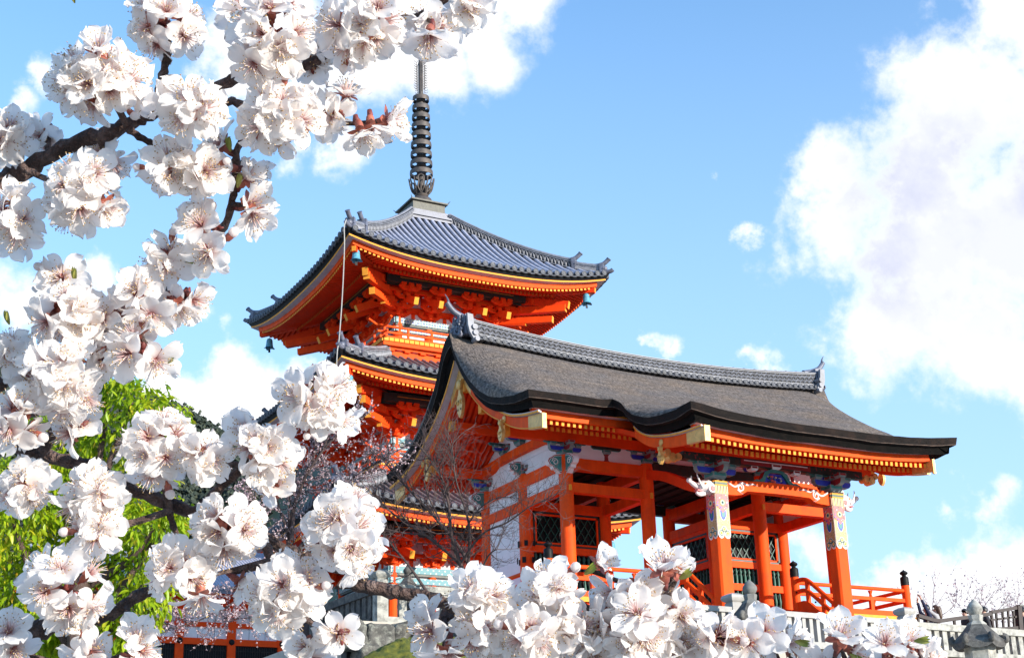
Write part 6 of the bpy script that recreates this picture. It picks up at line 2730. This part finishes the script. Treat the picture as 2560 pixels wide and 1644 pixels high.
mb.grid(hillp, 60, 16)
struct(mb.build('wooded_hill', M['deepgreen'], smooth=True))
mb = MB()
al = []
rg = random.Random(17)
for i in range(9000):
    u = rg.uniform(.15, .72)
    v = 1 - rg.random() ** 2.2 * .6
    p = Vector(hillp(u, v))
    tone = rg.random() ** 1.3
    hgt = rg.uniform(.8, 2.3) * (1.25 if rg.random() < .15 else 1)
    for k in range(3):
        c = p + Vector((rg.gauss(0, .5), rg.gauss(0, .5), hgt * (.3 + .35 * k)))
        r = rg.uniform(.45, .85) * (1.2 - .33 * k)
        vs = []
        n = 5
        for j in range(n):
            t = 2 * PI * j / n + rg.uniform(-.3, .3)
            vs.append(tuple(c + Vector((r * math.cos(t), r * math.sin(t), rg.uniform(-.5, .2)))))
        vs.append(tuple(c + AZ * r * 1.1))
        mb.add(vs, [(j, (j + 1) % n, n) for j in range(n)])
        al += [max(0, min(1, tone * .6 + rg.uniform(0, .35)))] * (n + 1)
struct(mb.build('far_forest', M['hillleaf'], None, False, al), 'stuff')

# ------------------------------------------------------------------ leafy tree at the lower left
TD = 19.0
tree = thing('leafy_tree', 'yellow-green leafy tree behind the blossoms at the lower left, before the hall roof', 'tree', Vector((at_d(200, 1644, TD).x, at_d(200, 1644, TD).y, -7.7)))
mb = MB()
tb = Vector(tree.location)
crown_c = at_d(210, 1330, TD)
mb.tube(smooth_curve([tb, tb + AZ * 1.6 + AX * .1, crown_c - AZ * 1.3, crown_c + AZ * .3], 5), [.20 - .008 * i for i in range(16)], 10)
lumps = [(330, 1005, 105, 0), (400, 1040, 70, -.3), (250, 1080, 120, .3), (120, 1180, 140, .2), (20, 1260, 140, -.2), (60, 1370, 170, .3), (200, 1280, 130, .5), (330, 1260, 120, .1), (390, 1310, 90, -.4), (290, 1400, 130, .4), (150, 1480, 150, .2), (40, 1540, 140, 0), (300, 1520, 110, .1), (360, 1460, 80, -.2), (430, 1290, 60, 0), (400, 1510, 45, .2), (300, 1600, 80, 0), (180, 1610, 110, .3), (280, 950, 60, 0)]
for x, y, r, dz in lumps:
    c = at_d(x, y, TD + dz)
    st = crown_c.lerp(tb + AZ * 2.5, BR.uniform(0, .6))
    mb.tube(smooth_curve([st, st.lerp(c, .55) + Vector((BR.uniform(-.15, .15), BR.uniform(-.15, .15), -.05)), c], 4), [.07 - .006 * i for i in range(9)], 6)
parent_to(mb.build('trunk', M['bark'], None, True), tree)
mb = MB()
al = []
rg = random.Random(23)
for x, y, r, dz in lumps:
    c = at_d(x, y, TD + dz)
    rm = r / FPX * TD
    nl = int(640 * (r / 110) ** 2)
    for i in range(nl):
        d = Vector((rg.gauss(0, 1), rg.gauss(0, 1), rg.gauss(0, 1))).normalized()
        p = c + d * rm * (rg.random() ** .45) * Vector((1, 1, 1)).length / 1.732
        p += Vector((noise.noise(p * 2.1), noise.noise(p * 2.1 + Vector((9, 0, 0))), noise.noise(p * 2.1 + Vector((0, 9, 0))))) * rm * .35
        L_ = rg.uniform(.07, .14)
        w = L_ * rg.uniform(.17, .25)
        out = (d * .5 + Vector((rg.gauss(0, .6), rg.gauss(0, .6), rg.gauss(-.55, .5)))).normalized()
        s = out.cross(Vector((rg.gauss(0, .5), rg.gauss(0, .5), 1))).normalized()
        nrm = s.cross(out)
        tone = min(.9, max(0, .46 + .28 * noise.noise(p * 1.7) + rg.gauss(0, .17)))
        if rg.random() < .05:
            tone = rg.uniform(.92, 1)
        vs = []
        for v, ww in ((0, .1), (.35, .95), (.7, .75), (1, .0)):
            q = p + out * L_ * v - AZ * (L_ * .25 * v * v)
            if ww:
                vs += [tuple(q - s * w * ww + nrm * w * .3), tuple(q), tuple(q + s * w * ww + nrm * w * .3)]
            else:
                vs += [tuple(q)]
        mb.add(vs, [(0, 1, 4, 3), (1, 2, 5, 4), (3, 4, 7, 6), (4, 5, 8, 7), (6, 7, 9), (7, 8, 9)])
        al += [tone] * 10
parent_to(mb.build('crown', M['leaf'], None, True, al), tree)


# ------------------------------------------------------------------ twiggy trees
def twig_tree(name, label, cat, limbs, dep, rbase, seed, levels, twig_len, blossoms=None, bm=None, mt='twigbark', trunk_to=None, spread=.75, rmin=.006, kids=(7, 4, 3), group=None, up=.25):
    rg = random.Random(seed)
    base = at_d(limbs[0][0][0], limbs[0][0][1], dep)
    root = Vector((base.x, base.y, trunk_to if trunk_to is not None else base.z))
    t = thing(name, label, cat, root, group)
    wd = MB()
    bl_, al = MB(), []
    if trunk_to is not None:
        wd.tube(smooth_curve([root, root.lerp(base, .5) + Vector((.04, 0, 0)), base], 4), rbase * 1.3, 9)
    tips = []

    def grow(p, d, ln, r, lev):
        n = 5
        pts = [Vector(p)]
        dd = Vector(d)
        for i in range(n):
            dd = (dd + Vector((rg.gauss(0, .16), rg.gauss(0, .16), rg.gauss(0, .16) + up * .10))).normalized()
            pts.append(pts[-1] + dd * ln / n)
        wd.tube(pts, [lerp(r, max(rmin * .6, r * .35), i / n) for i in range(n + 1)], 5 if lev else 6, False)
        tips.append((pts, lev))
        if lev < levels:
            k = kids[min(lev, len(kids) - 1)]
            for i in range(k):
                q = rg.uniform(.25, 1.0) * n
                j = min(n - 1, int(q))
                s0 = pts[j].lerp(pts[j + 1], q - j)
                nd = (dd + Vector((rg.gauss(0, 1), rg.gauss(0, 1), rg.gauss(0, 1) + up)).normalized() * spread * 1.3).normalized()
                grow(s0, nd, ln * rg.uniform(.45, .75), max(rmin, r * .5), lev + 1)

    for path, r0 in [(l[:-1], l[-1]) for l in limbs]:
        pts = smooth_curve([at_d(x, y, dep + dz) for x, y, dz in path], 5)
        n = len(pts)
        wd.tube(pts, [lerp(r0, r0 * .3, i / (n - 1)) for i in range(n)], 8, False)
        tips.append((pts[n // 2:], 0))
        for i in range(2, n):
            for _ in range(kids[0] if i > n * .3 else kids[0] // 2):
                if rg.random() < .5:
                    continue
                tan = (pts[i] - pts[i - 1]).normalized()
                nd = (tan + Vector((rg.gauss(0, 1), rg.gauss(0, 1), rg.gauss(0, 1) + up)).normalized() * spread * 1.4).normalized()
                grow(pts[i], nd, twig_len * rg.uniform(.6, 1.25), max(rmin, r0 * .32), 1)
    if blossoms:
        dens, size = blossoms
        for pts, lev in tips:
            ln = sum((b - a).length for a, b in zip(pts, pts[1:]))
            for i in range(int(ln * dens * (1.4 if lev else .6)) + 1):
                q = rg.uniform(.1, 1) * (len(pts) - 1)
                j = min(len(pts) - 2, int(q))
                c = pts[j].lerp(pts[j + 1], q - j) + Vector((rg.gauss(0, 1), rg.gauss(0, 1), rg.gauss(0, 1))) * size * .4
                tone = rg.random()
                d = Vector((rg.gauss(0, 1), rg.gauss(0, 1), rg.gauss(0, 1))).normalized()
                e = d.cross(Vector((.3, .8, .5))).normalized()
                g = d.cross(e)
                sz = size * rg.uniform(.7, 1.3)
                vs = [tuple(c - d * sz * .3)]
                for m in range(5):
                    a = 2 * PI * m / 5
                    vs.append(tuple(c + (e * math.cos(a) + g * math.sin(a)) * sz * rg.uniform(.75, 1.1)))
                bl_.add(vs, [(0, m + 1, (m + 1) % 5 + 1) for m in range(5)])
                al += [max(0, tone * .4)] + [min(1, .35 + tone * .65)] * 5
    parent_to(wd.build('trunk', M[mt], None, True), t)
    if blossoms:
        parent_to(bl_.build('blossoms', M[bm], None, False, al), t)
    return t


def tag_blossom_tree():
    pass


twig_tree('cherry_tree', 'cherry tree full of tiny pale pink blossoms in front of the pagoda', 'tree',
          [[(760, 1560, 0), (740, 1450, 0), (720, 1330, .2), (760, 1200, .1), (820, 1110, 0), (880, 1060, -.1), .06],
           [(735, 1440, 0), (680, 1360, -.3), (640, 1290, -.2), (640, 1210, 0), .05],
           [(740, 1380, 0), (800, 1300, .2), (850, 1230, .4), (900, 1180, .5), (960, 1150, .5), .045],
           [(730, 1350, 0), (740, 1240, .3), (780, 1150, .5), (810, 1080, .4), .045],
           [(720, 1330, 0), (690, 1230, .3), (720, 1150, .3), .035],
           [(700, 1400, 0), (640, 1460, -.4), (560, 1520, -.5), (470, 1560, -.6), (420, 1570, -.6), .028],
           [(720, 1430, 0), (690, 1500, -.4), (640, 1540, -.5), (560, 1545, -.5), .025]],
          33.0, .09, 5, 2, .62, (13, .024), 'tinyblossom', 'twigbark', -3.0, .8, .004, (5, 4, 3))
twig_tree('bare_tree', 'bare grey tree with fine budding twigs between the pagoda and the white gate wall', 'tree',
          [[(1190, 1465, 0), (1140, 1400, .1), (1060, 1335, .3), (985, 1285, .4), (940, 1240, .4), .045],
           [(1190, 1450, 0), (1150, 1370, .2), (1085, 1290, .4), (1010, 1210, .5), (950, 1140, .5), .045],
           [(1160, 1430, 0), (1130, 1345, -.1), (1122, 1265, -.2), (1098, 1180, -.2), (1040, 1105, -.2), .045],
           [(1150, 1410, 0), (1205, 1335, -.5), (1268, 1305, -.8), (1330, 1262, -1.0), (1372, 1250, -1.1), .028],
           [(1170, 1430, 0), (1172, 1310, -.3), (1140, 1200, -.3), (1130, 1110, -.3), .035],
           [(1150, 1350, 0), (1190, 1280, -.5), (1240, 1245, -.8), (1290, 1243, -1.0), .022],
           [(1190, 1455, 0), (1220, 1390, -.4), (1242, 1372, -.6), .03],
           [(1075, 1490, .1), (1020, 1410, .2), (960, 1340, .3), .04],
           [(1100, 1300, .2), (1060, 1200, .3), (1100, 1130, .3), .025],
           [(1060, 1335, .3), (1000, 1330, .4), (930, 1310, .4), .025],
           [(1110, 1230, -.3), (1130, 1160, -.4), (1120, 1090, -.4), .015]],
          31.5, .10, 6, 3, .62, None, None, 'twigbark', -2.0, .75, .0032, (4, 3, 2))
for k, (x, y0, y1, w, lb) in enumerate(((2330, 1560, 1460, 60, 'leftmost faint leafless cherry tree beyond the people on the right'), (2450, 1560, 1462, 60, 'middle faint leafless cherry tree beyond the right stone lantern'), (2540, 1570, 1480, 55, 'rightmost faint leafless cherry tree beyond the dark handrail'))):
    twig_tree('distant_tree', lb, 'tree', [[(x, y0, 0), (x - 5, (y0 + y1) / 2 + 15, 0), (x - w * .5, y1 + 20, 0), .024], [(x, y0, 0), (x + 8, (y0 + y1) / 2 + 10, .3), (x + w * .6, y1 + 15, .3), .024], [(x, y0, 0), (x + 2, (y0 + y1) / 2, -.3), (x + 6, y1, -.3), .024], [(x, y0 - 10, 0), (x - w * .7, y0 - 35, 0), (x - w, y1 + 40, 0), .02], [(x, y0 - 10, 0), (x + w * .7, y0 - 35, 0), (x + w, y1 + 45, 0), .02]],
              68.0, .06, 30 + k, 2, 1.0, (1.3, .040), 'tinyblossom', 'redtwig', .0, .75, .0055, (2, 2, 2), 'bare cherry trees beyond the people')


# ------------------------------------------------------------------ people beyond the handrail
M['skin'] = mat('skin', (0.55, 0.32, 0.23), .55, .06, 20)
M['hair_black'] = mat('black_hair', (0.012, 0.011, 0.012), .45, .3, 60)
M['hair_brown'] = mat('brown_hair', (0.07, 0.035, 0.02), .45, .3, 60)
M['navy'] = mat('navy_cloth', (0.012, 0.018, 0.055), .85, .2, 20)
M['greycloth'] = mat('grey_knit', (0.36, 0.35, 0.36), .9, .15, 30)
M['darkcloth'] = mat('dark_cloth', (0.03, 0.03, 0.035), .85, .2, 20)
M['phone'] = mat('phone_case_blue', (0.05, 0.20, 0.42), .3, .1, 20)


def skin_mesh(name, verts, edges, rad, m, parent, root=0, sub=2):
    me = bpy.data.meshes.new(name)
    me.from_pydata(verts, edges, [])
    me.materials.append(m)
    o = bpy.data.objects.new(name, me)
    COL.objects.link(o)
    sk = o.modifiers.new('skin', 'SKIN')
    sk.use_smooth_shade = True
    for i, r in enumerate(rad):
        me.skin_vertices[0].data[i].radius = (r, r)
        me.skin_vertices[0].data[i].use_root = (i == root)
    ss = o.modifiers.new('sub', 'SUBSURF')
    ss.levels = ss.render_levels = sub
    o.parent = parent
    return o


def person(label, x, y, zg, h, face, arms, cloth, hair, hair_long=False, tilt=0.0):
    t = thing('person', label, 'person', (x, y, zg), 'people on the upper terrace')
    t.rotation_euler = (0, 0, face)          # local +Y is where the person looks
    k = h / 1.70
    V, E_, Rr = [], [], []

    def v(p, r, link=None):
        V.append((p[0] * k, p[1] * k, p[2] * k))
        Rr.append(r * k)
        if link is not None:
            E_.append((link, len(V) - 1))
        return len(V) - 1
    pel = v((0, 0, .92), .135)
    sp1 = v((0, 0, 1.10), .125, pel)
    ch_ = v((0, .0, 1.28), .145, sp1)
    nk = v((0, -.005, 1.43), .058, ch_)
    hb = v((0, .03, 1.53 + 0), .085, nk)
    hd = v((0, .025, 1.63), .088, hb)
    for s in (-1, 1):
        hp = v((s * .10, 0, .86), .105, pel)
        kn = v((s * .11, .02, .48), .062, hp)
        an = v((s * .11, -.01, .09), .042, kn)
        v((s * .115, .13, .035), .035, an)
    armp = []
    for s in (-1, 1):
        sh = v((s * .19, 0, 1.36), .062, ch_)
        el, wr, hand = arms[0 if s < 0 else 1]
        e = v(el, .043, sh)
        w = v(wr, .029, e)
        dv = (Vector(hand) - Vector(wr)).normalized()
        sv = dv.cross(Vector((0, 1, 0)))
        sv = sv.normalized() if sv.length > .1 else Vector((1, 0, 0))
        pm = v(tuple(Vector(wr) + dv * .06), .030, w)
        up = sv.cross(dv)
        for q, (off, ln) in enumerate(((-.030, .062), (-.010, .075), (.011, .070), (.030, .052))):
            b = Vector(wr) + dv * .095 + sv * off
            f1 = v(tuple(b), .0095, pm)
            f2 = v(tuple(b + dv * ln * .55 + up * .012), .0085, f1)
            v(tuple(b + dv * ln * .8 + up * .038), .0075, f2)
        tb_ = v(tuple(Vector(wr) + dv * .045 - sv * .038 * s), .011, pm)
        v(tuple(Vector(wr) + dv * .085 - sv * .055 * s + up * .02), .009, tb_)
        armp.append(((s * .19, 0, 1.36), el, wr))
    skin_mesh('body', V, E_, Rr, M['skin'], t)
    # jacket: torso and sleeves, a little larger than the body
    V, E_, Rr = [], [], []
    a0 = v((0, 0, .84), .165)
    a1 = v((0, 0, 1.08), .150, a0)
    a2 = v((0, 0, 1.29), .168, a1)
    v((0, -.01, 1.405), .082, a2)
    for sh, el, wr in armp:
        b0 = v((sh[0] * .95, 0, 1.355), .080, a2)
        b1 = v(el, .060, b0)
        v(tuple(Vector(el).lerp(Vector(wr), .86)), .046, b1)
    skin_mesh('jacket', V, E_, Rr, cloth, t)
    V, E_, Rr = [], [], []
    a0 = v((0, 0, .90), .15)
    for s in (-1, 1):
        b = v((s * .10, 0, .82), .115, a0)
        c = v((s * .11, .02, .48), .078, b)
        v((s * .11, -.01, .12), .060, c)
    skin_mesh('trousers', V, E_, Rr, M['darkcloth'], t)
    for s in (-1, 1):
        mb = MB()
        mb.ball((s * .115 * k, .07 * k, .045 * k), .10 * k, 10, (.45, 1.15, .5))
        mb.build('shoe', M['darkcloth'], t, smooth=True)
    # hair and face
    mb = MB()
    vs = []
    n1, n2 = 16, 9
    for i in range(n2 + 1):
        ph = PI / 2 - (PI * .62) * i / n2
        for j in range(n1):
            th = 2 * PI * j / n1
            fy = math.sin(th)
            low = ph
            if fy > .25:
                low = max(ph, .22 + .3 * fy)
            r = .118
            vs.append((r * .92 * math.cos(low) * math.cos(th) * k, (.015 + r * 1.05 * math.cos(low) * math.sin(th)) * k, (1.615 + r * 1.12 * math.sin(low)) * k))
    mb.add(vs, [(i * n1 + j, i * n1 + (j + 1) % n1, (i + 1) * n1 + (j + 1) % n1, (i + 1) * n1 + j) for i in range(n2) for j in range(n1)])
    if hair_long:
        mb.tube(smooth_curve([(0, -.05 * k, 1.66 * k), (0, -.095 * k, 1.52 * k), (0, -.115 * k, 1.34 * k), (0, -.11 * k, 1.2 * k)], 4), [.10 * k, .105 * k, .105 * k, .10 * k, .10 * k, .095 * k, .09 * k, .085 * k, .08 * k, .07 * k, .05 * k, .04 * k, .02 * k], 12)
    mb.build('hair', hair, t, smooth=True)
    mb = MB()
    mb.mi = 0
    for s in (-1, 1):
        mb.ball((s * .034 * k, .112 * k, 1.60 * k), .011 * k, 8)
    mb.mi = 1
    mb.ball((0, .106 * k, 1.528 * k), .02 * k, 8, (1, .3, .28))
    mb.mi = 2
    mb.ball((0, .122 * k, 1.568 * k), .016 * k, 8, (.8, 1, 1.3))
    for s in (-1, 1):
        mb.ball((s * .090 * k, .02 * k, 1.585 * k), .024 * k, 8, (.4, .8, 1.3))
    mb.build('face_features', [M['hair_black'], M['rose'], M['skin']], t, smooth=True)
    return t


def rest_arm(s):
    return ((s * .25, -.03, 1.10), (s * .24, .08, .87), (s * .23, .12, .78))


def raised(s, fw=.22, top=1.86, w=.10):
    return ((s * .33, fw * .6, 1.52), (s * w * 1.6, fw, top - .07), (s * w, fw + .02, top + .03))


ZG = -.62
person('person in navy with both arms raised, next to the black onion-capped railing post', 14.62, 0.0, ZG, 1.72, R(70), (raised(-1, .25, 1.98, .13), raised(1, .12, 1.98, .22)), M['navy'], M['hair_black'])
pp = person('brown-haired person in a grey knit holding up a phone, right of the navy jacket', 15.12, .1, ZG + .12, 1.62, R(35), (raised(-1, .3, 1.78, .06), raised(1, .3, 1.78, .10)), M['greycloth'], M['hair_brown'], True)
mb = MB()
mb.cbox((0, 0, 0), .15, .012, .075)
ph_ = mb.build('phone', M['phone'])
ph_.location = pp.location + Matrix.Rotation(R(35), 3, 'Z') @ Vector((.01, .34, 1.73))
ph_.rotation_euler = (0, 0, R(35))
tag(ph_, 'blue-backed phone held up by the person in the grey knit', 'phone')
person('dark-haired person, only the head above the low rail, left of the big lantern finial', 16.28, .0, ZG, 1.66, R(80), (rest_arm(-1), rest_arm(1)), M['darkcloth'], M['hair_black'])
person('dark-haired person right of the big lantern finial, half hidden by the sloping handrail', 17.15, .0, ZG, 1.78, R(60), (rest_arm(-1), rest_arm(1)), M['darkcloth'], M['hair_black'])
person('black-haired person at the right edge behind the handrail post', 18.92, .0, ZG, 1.85, R(60), (rest_arm(-1), rest_arm(1)), M['darkcloth'], M['hair_black'])
